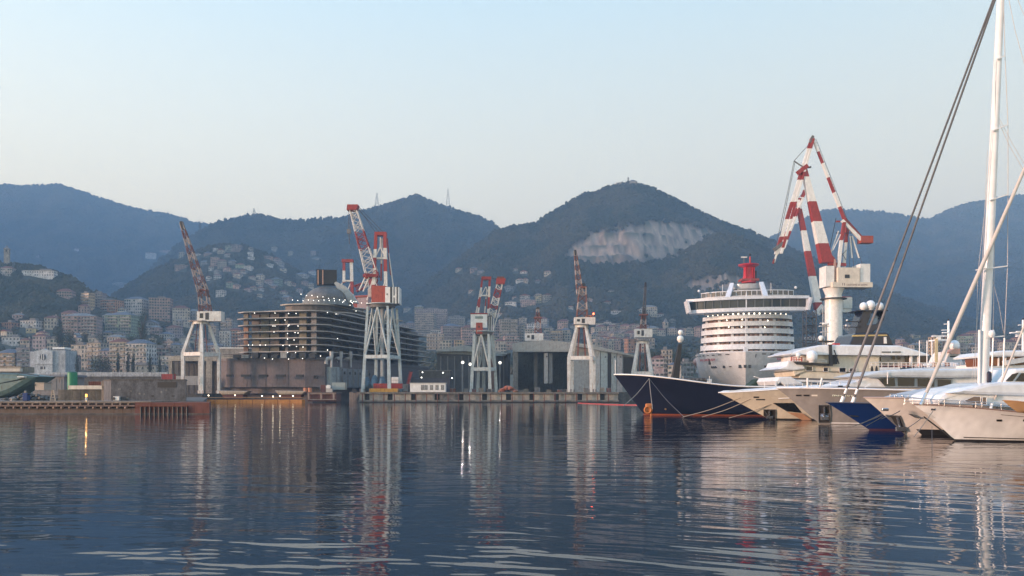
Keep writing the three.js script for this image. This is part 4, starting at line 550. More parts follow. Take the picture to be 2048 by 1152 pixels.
// ---------------------------------------------------------------- cranes
const font = await new FontLoader().loadAsync('fonts/droid/droid_sans_bold.typeface.json');
const text = (str, size, depth = 0.03) => new TextGeometry(str, { font, size, depth, curveSegments: 3, bevelEnabled: false });
function portalCrane(label, o) {
  const { D, cx, base, knee, top, half, topHalf, theta } = o, c = V(X(cx, D), o.ground ?? 3.2, -D - S(half, D)), t = new Thing('portal_crane', label, 'crane', c, 'white portal cranes'), cs = Math.cos(theta), sn = Math.sin(theta);
  const at = (i, h, y) => { const [p, q] = [[-1, 1], [1, 1], [1, -1], [-1, -1]][i]; return V(c.x + (p * cs - q * sn) * h, y, c.z + (p * sn + q * cs) * h); };
  const hb = S(half, D), ht = S(topHalf, D), yk = Y(knee, D), yt = Y(top, D), w = S(5.6, D);
  for (let i = 0; i < 4; i++) { t.part('leg', [beam(at(i, hb, c.y), at(i, hb, yk), w, w, w * 1.15, w * 1.15), beam(at(i, hb, yk), at(i, ht, yt), w * 1.15, w * 1.15, w * 0.75, w * 0.75)], M.crane); t.part('wheel_bogie', [box(at(i, hb, 0).x, c.y + 0.55, at(i, hb, 0).z, w * 1.9, 1.1, w * 0.8, -theta)], M.steel); }
  for (let i = 0; i < 4; i++) t.part('knee_beam', [beam(at(i, hb, yk - w * 0.3), at((i + 1) % 4, hb, yk - w * 0.3), w * 0.8, w * 1.3)], M.crane);
  t.part('top_ring', [new THREE.CylinderGeometry(ht * 1.5, ht * 1.5, w * 0.9, 20).translate(c.x, yt, c.z)], M.crane);
  t.part('inner_mast', [0, 1, 2, 3].map((i) => bar(at(i, hb * 0.35, yk), at(i, ht * 0.5, yt), w * 0.16, 6)), M.craneRust);
  t.part('ladder', [bar(at(1, hb * 0.9, yk), at(1, ht * 1.2, yt), 0.12, 5), bar(at(1, hb * 0.8, yk), at(1, ht * 1.1, yt), 0.12, 5)], M.steel); t.part('walkway', [box(c.x, yt + w * 0.55, c.z, ht * 3.5, 0.25, ht * 3.5, -theta)], M.steel);
  const z = c.z, Q = (px, py) => V(X(px, D), Y(py, D), z);
  const [hx0, hy0, hx1, hy1] = o.house, pb = (a, b, e, f, d, m, n, par) => t.part(n, [box((X(a, D) + X(e, D)) / 2, (Y(b, D) + Y(f, D)) / 2, z, X(e, D) - X(a, D), Y(b, D) - Y(f, D), d)], m, par);
  const hs = pb(hx0, hy0, hx1, hy1, S(20, D), M.crane, 'machine_house'); pb(lerp(hx0, hx1, 0.35), hy0 + 3, lerp(hx0, hx1, 0.5), hy1 - 3, S(20.6, D), M.dark, 'house_opening', hs); pb(lerp(hx0, hx1, 0.12), hy0 + 4, lerp(hx0, hx1, 0.26), hy1 - 6, S(20.6, D), M.glass, 'house_window', hs);
  if (o.cab) { const [a, b, e, f, m] = o.cab; const cb = pb(a, b, e, f, S(14, D), m, 'operator_cab'); pb(a + 1, b + 1.5, e - 1, b + 6, S(14.6, D), M.glass, 'cab_window', cb); }
  const tw = o.tower, band = [mat(0.15, 0.065, 0.052, { t: 'rust', roughness: 0.85 }), mat(0.33, 0.29, 0.27, { t: 'rust' })];
  lattice(Q(tw[0], tw[1]), Q(tw[2], tw[3]), S(tw[4], D), S(tw[5], D), o.towerN || 3, S(1.1, D), V(0, 0, 1), (k, g) => t.part('tower_section', g, band[k % 2]), S(0.7, D));
  t.part('tower_platform', [box(Q(tw[2], tw[3]).x, Y(tw[3], D), z, S(16, D), S(3, D), S(14, D))], M.craneRust); t.part('sheave', [new THREE.CylinderGeometry(S(4, D), S(4, D), S(4, D), 14).rotateX(Math.PI / 2).translate(X(tw[2] + 2, D), Y(tw[3] - 5, D), z)], M.black);
  const j = o.jib, n = o.jibN || 9; lattice(Q(j[0], j[1]), Q(j[2], j[3]), S(j[4], D), S(j[5], D), n, S(0.95, D), V(0, 0, 1), (k, g) => t.part('jib_section', g, o.jibDark ? M.rigging : band[(k + 1) % 2]), S(0.65, D));
  t.part('jib_head', [beam(Q(lerp(j[0], j[2], 0.9), lerp(j[1], j[3], 0.9)), Q(j[2], j[3] - 2), S(j[5] + 3, D), S(j[5] + 2, D), S(j[5], D))], M.black);
  t.part('stay_rope', [bar(Q(j[2], j[3]), Q(tw[2] + 5, tw[3] - 6), 0.07, 4), bar(Q(tw[2] + 6, tw[3]), Q(hx1 - 3, hy0), 0.07, 4)], M.rigging);
  if (o.lamp) t.part('warning_lamp', [ball(P(o.lamp[0], o.lamp[1], D - 2), 0.32)], lampMat(1, 0.08, 0.03, 12));
  return t;
}
portalCrane('white portal crane with rusty jib beside the dark stern', { D: 296, cx: 393, base: 775, knee: 706, top: 644, half: 24, topHalf: 10, theta: 0.36, house: [388, 621, 437, 641], cab: [412, 623, 424, 640, mat(0.45, 0.36, 0.25, { t: 'rust' })], tower: [402, 621, 397, 577, 19, 15], jib: [397, 580, 353, 440, 17, 5] });
portalCrane('white portal crane standing before the open hall', { D: 300, cx: 1165, base: 772, knee: 714, top: 651, half: 22.5, topHalf: 9, theta: 0.22, house: [1150, 633, 1192, 648], cab: [1174, 629, 1188, 646, mat(0.45, 0.2, 0.09, { t: 'rust' })], tower: [1166, 632, 1167, 572, 21, 13], towerN: 4, jib: [1162, 585, 1152, 498, 13, 4], lamp: [1187, 627.5], ground: 3.7 });
portalCrane('grey-white portal crane half hidden behind the navy bow', { D: 318, cx: 1288, base: 770, knee: 745, top: 684, half: 17.5, topHalf: 8.5, theta: 0.25, house: [1272, 657, 1306, 674], tower: [1289, 657, 1290, 628, 11, 7], towerN: 3, jib: [1290, 640, 1294, 564, 6, 2.5], jibDark: true, jibN: 8, ground: 0 });
portalCrane('grey portal crane top showing above the big hall roof', { D: 400, cx: 1069, base: 770, knee: 740, top: 690, half: 18, topHalf: 8, theta: 0.3, house: [1050, 666, 1087, 681], tower: [1077, 666, 1076, 634, 13, 9], towerN: 3, jib: [1076, 640, 1076, 614, 8, 4], jibN: 3 });

function latticeCrane(label, o) {
  const { D, cx } = o, k = (n) => S(n, D), c = V(X(cx, D), o.ground ?? 3.7, -D - k(o.half)), t = new Thing('lattice_crane', label, 'crane', c, 'red and white lattice cranes'), z = c.z, Q = (px, py, dz = 0) => V(X(px, D), Y(py, D), z + dz), cs = Math.cos(o.theta), sn = Math.sin(o.theta);
  const at = (i, h, y) => { const [p, q] = [[-1, 1], [1, 1], [1, -1], [-1, -1]][i % 4]; return V(c.x + (p * cs - q * sn) * h, y, c.z + (p * sn + q * cs) * h); };
  const hb = k(o.half), ht = k(o.topHalf), yb = Y(o.beam, D), yt = Y(o.top, D), f = (yb - c.y) / (yt - c.y), hm = lerp(hb, ht, f), m = o.legMat || M.craneBlue, r = k(2.6);
  for (let i = 0; i < 4; i++) { t.part('leg', [beam(at(i, hb, c.y), at(i, hm, yb), r * 2.6, r * 2.6, r * 2.2, r * 2.2), beam(at(i, hm, yb), at(i, ht, yt), r * 2.1, r * 2.1, r * 1.7, r * 1.7)], m); t.part('beam', [beam(at(i, hm, yb), at(i + 1, hm, yb), r * 2, r * 2.6)], m); const mid = at(i, ht, yt).lerp(at(i + 1, ht, yt), 0.5); t.part('brace', [bar(at(i, hm, yb), mid, r * 0.75, 8)], m); t.part('brace', [bar(at(i + 1, hm, yb), mid, r * 0.75, 8)], m); t.part('wheel_bogie', [box(at(i, hb, 0).x, c.y + 0.6, at(i, hb, 0).z, r * 4.5, 1.2, r * 2, -o.theta)], M.steel); }
  t.part('stair_tower', [box(c.x, (c.y + yt) / 2, c.z, k(6), yt - c.y, k(6), -o.theta)], o.stairMat || mat(0.25, 0.30, 0.33, { t: 'rust' }));
  t.part('slewing_ring', [new THREE.CylinderGeometry(ht * 1.25, ht * 1.15, k(7), 24).translate(c.x, yt + k(2.5), c.z)], M.steel); t.part('walkway', [new THREE.CylinderGeometry(ht * 1.5, ht * 1.5, 0.3, 24).translate(c.x, yt + k(6.2), c.z)], M.craneBlue);
  for (const [n, x0, y0, x1, y1, d, mt, dz = 0] of o.boxes) t.part(n, [box((X(x0, D) + X(x1, D)) / 2, (Y(y0, D) + Y(y1, D)) / 2, z + k(dz), X(x1, D) - X(x0, D), Y(y0, D) - Y(y1, D), k(d))], mt);
  const bands = [M.red, M.crane];
  for (const s of o.posts) { const [x0, y0, x1, y1, w, cuts, dz = 0] = s; let a = 0; cuts.concat([1]).forEach((b, i) => { const A = Q(lerp(x0, x1, a), lerp(y0, y1, a), k(dz)), B = Q(lerp(x0, x1, b), lerp(y0, y1, b), k(dz)); t.part('mast_post', [beam(A, B, k(w))], bands[i % 2]); a = b; }); }
  for (const [x0, y0, x1, y1, w, mt, dz = 0] of o.ties) t.part('tie', [bar(Q(x0, y0, k(dz)), Q(x1, y1, k(dz)), k(w), 6)], mt);
  const j = o.jib, nb = o.jibBands; lattice(Q(j[0], j[1]), Q(j[2], j[3]), k(j[4]), k(j[5]), nb.length, k(1.05), V(0, 0, 1), (i, g) => t.part('jib_section', g, bands[nb[i]]), k(0.6));
  t.part('jib_head', [beam(Q(j[2] - 1, j[3] + 6), Q(j[2] + 1, j[3] - 5), k(j[5] + 7), k(j[5] + 6), k(j[5] + 9), k(j[5] + 6))], M.red);
  t.part('stay_rope', o.ropes.map(([a, b, e, g]) => bar(Q(a, b), Q(e, g), 0.09, 4)), M.rigging);
  if (o.hook) { t.part('hook_block', [box(Q(o.hook[0], o.hook[1]).x, Y(o.hook[1], D), z, k(8), k(9), k(5))], M.steel); t.part('hook', [bar(Q(o.hook[0], o.hook[1]), Q(o.hook[0] + 1, o.hook[1] + 26), k(0.8), 6)], M.rigging); }
  return t;
}
const wht = M.crane;
latticeCrane('tall red and white lattice crane with leaning jib over the ship', { D: 288, cx: 760, half: 29, topHalf: 22, theta: 0.28, beam: 713, top: 612, jib: [741, 552, 700, 409, 24, 13], jibBands: [0, 1, 1, 1, 1, 0, 0, 0, 1, 1, 1, 1], hook: [692, 457],
  boxes: [['slewing_house', 741, 570, 769, 604, 26, M.orange, 6], ['machine_house', 769, 573, 797, 606, 34, M.white, 4], ['house_stripe', 779, 572.5, 783, 606.5, 34.6, M.black, 4.2], ['house_stripe', 786, 572.5, 788, 590, 34.6, M.black, 4.2], ['house_stripe', 786, 594, 788, 606.5, 34.6, M.black, 4.2], ['house_stripe', 792, 572.5, 794.5, 606.5, 34.6, M.black, 4.2], ['operator_cab', 733, 575, 741, 592, 14, mat(0.5, 0.42, 0.38, { t: 'rust' }), 8], ['jib_foot_frame', 722, 545, 750, 551, 20, M.red], ['mast_head', 745, 459, 769, 466, 14, M.red], ['mast_crossbeam', 744, 510, 770, 514, 8, wht], ['porthole', 772, 586, 774, 589, 35, M.black, 4.2]],
  posts: [[743, 572, 748, 464, 6, [0.05, 0.36, 0.56, 0.72], 5], [768, 572, 766, 464, 6.5, [0.02, 0.30, 0.53, 0.74], 5], [756, 556, 758, 470, 3, [0.4], -8]],
  ties: [[746, 512, 757, 490, 1.3, wht, 6], [768, 512, 757, 490, 1.3, wht, 6], [757, 490, 757, 470, 1, wht, 6], [772, 500, 782, 573, 1.4, wht, -6], [769, 470, 776, 545, 1.3, M.red, -6], [726, 552, 714, 578, 1.6, wht, 6], [734, 552, 722, 580, 1.6, wht, 6], [742, 552, 730, 598, 1.6, wht, 4], [728, 551, 742, 600, 1.6, wht, 4], [748, 552, 738, 600, 1.6, wht, 2], [745, 600, 768, 560, 0.9, wht, 8], [768, 600, 746, 560, 0.9, wht, 8], [705, 590, 745, 588, 2.6, mat(0.40, 0.12, 0.10, { t: 'rust' }), 0], [724, 566, 752, 566, 1.4, M.red, 3]],
  ropes: [[703, 404, 757, 462], [709, 404, 765, 462], [712, 410, 748, 462], [692, 410, 691, 453], [695, 410, 694, 453]] });
latticeCrane('red and white lattice crane top behind the ship funnel', { D: 425, cx: 702, half: 24, topHalf: 18, theta: 0.28, beam: 720, top: 622, jib: [706, 575, 742, 560, 12, 8], jibBands: [0, 0, 1, 1], ground: 3,
  boxes: [['slewing_house', 692, 590, 712, 616, 20, M.orange], ['machine_house', 712, 592, 734, 617, 22, mat(0.45, 0.30, 0.28)], ['mast_head', 679, 515, 702, 521, 10, M.red], ['mast_crossbeam', 680, 557, 702, 560, 7, wht]],
  posts: [[683, 562, 683, 518, 5, [0.55]], [700, 600, 698, 518, 6, [0.18, 0.52]]].map((p) => [p[0], p[1], p[2], p[3], p[4], [0.02, ...p[5]]]), ties: [[680, 562, 674, 575, 1.3, wht], [697, 562, 691, 577, 1.3, wht], [692, 590, 702, 608, 1.4, wht], [708, 590, 700, 608, 1.4, wht]], ropes: [[690, 516, 742, 560]] });
latticeCrane('red and white lattice crane with twin masts before the dark hall', { D: 300, cx: 967, half: 20, topHalf: 15, theta: 0.3, beam: 738, top: 668, legMat: mat(0.48, 0.53, 0.52, { t: 'rust' }), stairMat: mat(0.22, 0.25, 0.25, { t: 'rust' }), jib: [982, 632, 1001, 560, 15, 10], jibBands: [1, 1, 0, 1, 1, 0, 0, 1, 1],
  boxes: [['machine_house', 941, 628, 974, 655, 22, M.white, 4], ['house_roof', 940.5, 625.5, 975, 628, 23, M.red, 4], ['house_panel', 950, 632, 966, 637, 22.6, mat(0.25, 0.30, 0.27), 4.2], ['slewing_house', 952, 645, 965, 667, 24, M.orange, 6], ['porthole', 956.5, 652, 959.5, 655, 24.5, M.black, 6.2], ['rear_frame', 975, 629, 984, 667, 12, M.steel, -2], ['mast_head', 962.5, 551, 982, 557, 12, M.red], ['mast_crossbeam', 961, 587.5, 980, 590, 7, wht], ['jib_cap', 994, 551, 1008, 561, 12, M.rustDark]],
  posts: [[955, 628, 964, 553, 3.6, [0.02, 0.20, 0.48, 0.74]], [975, 640, 979, 553, 4.4, [0.02, 0.28, 0.55, 0.80]], [950, 628, 960, 575, 2.2, [0.02, 0.35, 0.62], -6], [968, 628, 973, 575, 2.2, [0.02, 0.35, 0.62], -6]], ties: [[962, 588, 971, 571, 0.8, wht], [979, 588, 971, 571, 0.8, wht], [978, 632, 977, 666, 0.9, wht, 6], [983, 632, 982, 664, 0.9, wht, 6], [988, 625, 986, 664, 0.9, wht, 6], [986, 660, 1000, 612, 1.2, wht]], ropes: [[972, 553, 1000, 556], [978, 553, 1004, 556]] });

function doubleBoom(label, o) {
  const { D } = o, k = (n) => S(n, D), z = -D, Q = (px, py, dz = 0) => V(X(px, D), Y(py, D), z + dz), t = new Thing('level_luffing_crane', label, 'crane', V(X(o.col[0], D), o.ground ?? 2, z), 'red and white double-boom cranes'), bands = [M.red, M.white];
  const banded = (name, pts, cuts, first, dz = 0) => { const [x0, y0, w0, x1, y1, w1] = pts; let a = 0; cuts.concat([1]).forEach((b, i) => { t.part(name, [beam(Q(lerp(x0, x1, a), lerp(y0, y1, a), dz), Q(lerp(x0, x1, b), lerp(y0, y1, b), dz), k(lerp(w0, w1, a)), k(lerp(w0, w1, a)) * 0.8, k(lerp(w0, w1, b)), k(lerp(w0, w1, b)) * 0.8)], bands[(i + first) % 2]); a = b; }); };
  const [cx, top, r] = o.col, cp = V(X(cx, D), 0, z);
  t.part('column', [lathe([[k(r) * 1.1, o.ground ?? 2], [k(r) * 1.1, 6], [k(r), 6.2], [k(r), Y(top + 24, D)], [k(r * 1.05), Y(top + 22, D)], [k(r * 0.9), Y(top + 14, D)], [k(r * 1.25), Y(top, D)]], V(cp.x, 0, cp.z), 28)], M.white); t.part('column_ring', [new THREE.CylinderGeometry(k(r * 1.55), k(r * 1.55), k(1.6), 28).translate(cp.x, Y(top + 21, D), z)], M.dark);
  for (const [n, x0, y0, x1, y1, d, m, dz = 0] of o.boxes) t.part(n, [box((X(x0, D) + X(x1, D)) / 2, (Y(y0, D) + Y(y1, D)) / 2, z + k(dz), X(x1, D) - X(x0, D), Y(y0, D) - Y(y1, D), k(d), o.yaw || 0)], m);
  banded('main_boom', o.boom, o.boomCuts, 0); banded('fly_jib', o.fly, o.flyCuts, 0, k(-2)); banded('fly_jib', o.fly2, o.flyCuts, 0, k(4));
  if (o.back) { banded('backstay_boom', o.back, o.backCuts, 1); const [x0, y0, , x1, y1] = o.back, g = []; for (let i = 0; i < 26; i++) { const f = i / 26, e = (i + 1) / 26, a = Q(lerp(x0, x1, f) + 5, lerp(y0, y1, f) - 2), b = Q(lerp(x0, x1, e) + 5, lerp(y0, y1, e) - 2); g.push(bar(a, b, k(0.5), 4), bar(a, Q(lerp(x0, x1, f), lerp(y0, y1, f)), k(0.4), 4)); } t.part('boom_ladder', g, M.steel); }
  for (const [n, x0, y0, x1, y1, w, m, dz = 0] of o.bars) t.part(n, [beam(Q(x0, y0, k(dz)), Q(x1, y1, k(dz)), k(w))], m);
  t.part('rope', o.ropes.map(([a, b, e, f]) => bar(Q(a, b), Q(e, f), 0.1, 4)), M.rigging);
  return t;
}
const creamHouse = mat(0.74, 0.66, 0.55, { t: 'paint' });
{
  const D = 290, t = doubleBoom('tallest red and white double-boom crane right of the cruise ship', { D, col: [1667, 577, 16.5], boom: [1653, 526, 23, 1607, 335, 10], boomCuts: [0.20, 0.43, 0.64, 0.90], fly: [1624, 276, 6, 1553, 508, 7.5], flyCuts: [0.09, 0.29, 0.36, 0.55, 0.70, 0.85, 0.95], fly2: [1626, 278, 4, 1561, 508, 5], back: [1627, 280, 5, 1692, 447, 6.5], backCuts: [0.14, 0.28, 0.45, 0.63, 0.80], yaw: 0.06,
    boxes: [['front_block', 1645, 534, 1662, 575, 30, M.white], ['machine_house', 1667, 538, 1711, 567, 34, creamHouse, 2], ['house_louvre', 1680.5, 552, 1690, 559, 36, M.dark, 2], ['rear_block', 1713, 530, 1733, 574, 34, M.white, -2], ['base_frame', 1655, 567, 1736, 577, 38, creamHouse, 2], ['counterweight', 1718, 473, 1743, 487, 16, M.orange]],
    bars: [['counterweight_arm', 1682, 442, 1722, 482, 5.5, M.white, 5], ['counterweight_arm', 1692, 437, 1728, 478, 5, M.red, -5], ['mast_leg', 1674, 536, 1680, 482, 6, M.white, 6], ['mast_leg', 1680, 482, 1686, 446, 6, M.red, 6], ['mast_leg', 1690, 534, 1694, 484, 5, M.white, -6], ['mast_leg', 1694, 484, 1697, 452, 6, M.red, -6], ['mast_platform', 1672, 466, 1706, 466, 1.4, M.dark], ['mast_platform', 1672, 443, 1680, 443, 3, M.red], ['mast_brace', 1676, 520, 1693, 500, 1, M.steel], ['mast_brace', 1692, 520, 1680, 500, 1, M.steel], ['boom_strut', 1640, 490, 1668, 524, 5, M.red, 6], ['gear_frame', 1655, 528, 1690, 530, 6, M.red, 3], ['gear_frame', 1666, 520, 1668, 560, 4, mat(0.45, 0.28, 0.24, { t: 'rust' }), 8], ['stay_strut', 1700, 472, 1704, 516, 2.2, M.white], ['stay_strut', 1704, 472, 1718, 516, 2.4, M.white], ['stay_strut', 1660, 510, 1677, 462, 1.8, M.white], ['stay_strut', 1663, 502, 1679, 470, 1.6, M.white, 6], ['jib_pivot', 1594, 347, 1614, 332, 8, M.red, 2], ['jib_platform', 1610, 336, 1622, 334, 3, M.dark], ['jib_tip', 1620, 286, 1626, 272, 5, M.steel], ['outrigger', 1588, 322, 1606, 334, 2, M.steel], ['hook_head', 1548, 500, 1566, 486, 7, M.steel], ['hook_arm', 1556, 500, 1548, 525, 3, M.white], ['hook_arm', 1561, 500, 1550, 515, 2.4, M.white], ['hook_tip', 1549, 518, 1546, 527, 3, M.red], ['stay_frame', 1657, 510, 1672, 436, 1, M.dark]],
    ropes: [[1588, 322, 1622, 284], [1588, 322, 1578, 372], [1578, 372, 1552, 492], [1590, 324, 1556, 492], [1702, 470, 1708, 540], [1704, 470, 1726, 532], [1694, 450, 1700, 540]] });
  t.part('house_lettering', [text('CANTIERE DI SESTRI', S(3.2, D)).rotateY(0.06).translate(X(1684, D), Y(574, D), -D + S(21.6, D))], mat(0.12, 0.05, 0.04, { t: null })); t.part('house_emblem', [box(X(1676, D), Y(571.5, D), -D + S(22.2, D), S(1, D), S(5, D), 0.06, 0.06), box(X(1680, D), Y(571.5, D), -D + S(22, D), S(1, D), S(5, D), 0.06, 0.06)], mat(0.12, 0.05, 0.04, { t: null }));
  doubleBoom('second red and white double-boom crane behind the tallest one', { D: 372, col: [1660, 625, 12], boom: [1639, 628, 15, 1595, 400, 8], boomCuts: [0.10, 0.33, 0.55, 0.73, 0.92].map((x) => x), fly: [1609, 380, 4, 1560, 498, 6], flyCuts: [0.12, 0.3, 0.45, 0.7, 0.85], fly2: [1610, 382, 4, 1566, 498, 5], boxes: [['machine_house', 1650, 597, 1697, 620, 22, mat(0.50, 0.53, 0.50)], ['house_roof', 1650, 594.6, 1697, 597, 23, M.red], ['base_frame', 1638, 620, 1698, 626, 24, mat(0.5, 0.53, 0.50)], ['counterweight', 1682, 596, 1699, 618, 26, mat(0.48, 0.54, 0.52)]],
    bars: [['jib_pivot', 1584, 412, 1600, 398, 6, M.red], ['jib_platform', 1596, 399, 1606, 397, 2.4, M.dark], ['boom_foot', 1632, 628, 1645, 612, 12, M.white]], ropes: [[1594, 400, 1610, 380], [1610, 380, 1660, 590]] });
}
{ // dark scaffold tower between the cruise ship and the crane column
  const D = 330, t = new Thing('scaffold_tower', 'dark lattice stair tower between cruise ship and crane column', 'scaffold', V(X(1630, D), 0, -D - 6)); lattice(V(X(1630, D), 0, -D - 6), V(X(1630, D), Y(618, D), -D - 6), S(22, D), S(20, D), 11, 0.22, V(1, 0, 0), (k, g) => t.part('scaffold_bay', g, M.rigging), 0.14); for (let i = 0; i < 11; i++) t.part('landing', [box(X(1630, D), 3 + i * 3.2, -D - 6, S(20, D), 0.18, S(20, D))], M.dark);
}

// ---------------------------------------------------------------- hulls: a loft from stem to stern
// o: bow {x, z} of the deck tip, ang: heading of stem to stern in plan, L, B, hBow, hMid, hStern, rake (stem overhang), full (deck bluntness), fine (waterline fineness)
function hullMaker(o) {
  const ux = Math.cos(o.ang), uz = Math.sin(o.ang), vx = -uz, vz = ux, draft = o.draft || 1;
  const sheer = (t) => lerp(lerp(o.hBow, o.hMid, smooth(0, o.sheerAt || 0.45, t)), o.hStern ?? o.hMid, smooth(0.5, 1, t));
  const point = (t, v, side, out = 0) => {
    const vv = clamp(v, 0, 1), stem = o.rake * Math.pow(1 - vv, o.stemPow || 1.1) + (v < 0 ? -v * o.rake * 0.4 : 0), s = stem + t * (o.L - stem);
    const deck = 1 - Math.pow(1 - Math.min(1, t / (o.full || 0.4)), 2.3), wl = 1 - Math.pow(1 - Math.min(1, t / (o.fine || 0.6)), 1.7), tail = 1 - 0.18 * smooth(0.7, 1, t);
    const vk = o.knuckle ? lerp(0.6, 0.28, clamp(t / 0.16, 0, 1)) : 0, kw = lerp(wl, deck, 0.9);
    const b = o.B / 2 * tail * (o.knuckle && v >= 0 ? (vv > vk ? lerp(kw, deck, (vv - vk) / (1 - vk)) : lerp(wl * 0.8, kw, Math.pow(vv / vk, 0.9))) : v < 0 ? lerp(wl * 0.92, 0, -v) : lerp(wl * 0.92, deck, Math.pow(vv, o.flare || 1.1))) + out, y = v < 0 ? v * draft : v * sheer(t);
    return V(o.bow.x + ux * s + vx * b * side, y, o.bow.z + uz * s + vz * b * side);
  };
  const surf = (fn, n, m, flip) => { const pos = [], idx = []; for (let i = 0; i <= n; i++) for (let j = 0; j <= m; j++) { const p = fn(i / n, j / m); pos.push(p.x, p.y, p.z); } for (let i = 0; i < n; i++) for (let j = 0; j < m; j++) { const a = i * (m + 1) + j, b = a + 1, c = a + m + 1, d = c + 1; flip ? idx.push(a, b, c, b, d, c) : idx.push(a, c, b, b, c, d); } const g = new THREE.BufferGeometry(); g.setAttribute('position', new THREE.Float32BufferAttribute(pos, 3)); g.setIndex(idx); g.computeVertexNormals(); return g; };
  const strip = (v0, v1, t0 = 0, t1 = 1, out = 0, n = 40, m = 8) => [-1, 1].map((s) => surf((a, b) => point(lerp(t0, t1, Math.pow(a, 1.5)), lerp(v0, v1, b), s, out), n, m, s > 0));
  const deck = (v = 0.97) => surf((a, b) => { const t = Math.pow(a, 1.5), p = point(t, v, -1), q = point(t, v, 1); return p.lerp(q, b); }, 30, 4);
  // the point of the near side that is seen at a pixel, and a plate laid over four such points
  const seen = (px, py, out = 0.03) => { let t = 0.05, v = 0.5, p; for (let i = 0; i < 40; i++) { p = point(clamp(t, 0, 1), clamp(v, -0.3, 1), 1, out); const D = -p.z; t += 0.8 * (px - (1024 + p.x * FOCAL / D)) * D / FOCAL / o.L; v += 0.8 * ((HORIZON - (p.y - EYE) * FOCAL / D) - py) * D / FOCAL / sheer(clamp(t, 0, 1)); } return p; };
  const plate = (q, out = 0.03) => surf((a, b) => { const [A, B, C, E] = q, l = (m, n, k) => [lerp(m[0], n[0], k), lerp(m[1], n[1], k)], [x, y] = l(l(A, B, a), l(E, C, a), b); return seen(x, y, out); }, 5, 5);
  const transom = () => surf((a, b) => { const v = lerp(-0.6, 1, a); return point(1, v, -1).lerp(point(1, v, 1), b); }, 6, 4);
  const edge = (v, r, t0 = 0, t1 = 1, out = 0, side = [-1, 1]) => side.map((s) => tube(Array.from({ length: 22 }, (_, i) => point(lerp(t0, t1, Math.pow(i / 21, 1.4)), v, s, out)), r, 60, 5));
  const patch = (t0, t1, v0, v1, out = 0.03, side = 1) => { const g = surf((a, b) => point(lerp(t0, t1, a), lerp(v0, v1, b), side, out), 6, 3, side > 0); return g; };
  return { seen, plate, point, strip, deck, transom, edge, patch, sheer, all: (v0 = -0.8) => [...strip(v0, 1), deck(), transom()], ux, uz, vx, vz };
}
function ropeLine(label, pts, r, m, name = 'mooring_line', group) { return solo(name, [tube(pts, r, 20, 5)], m, label, 'rope', pts[0], group); }
const sag = (a, b, d) => [a, a.clone().lerp(b, 0.5).add(V(0, -d, 0)), b];

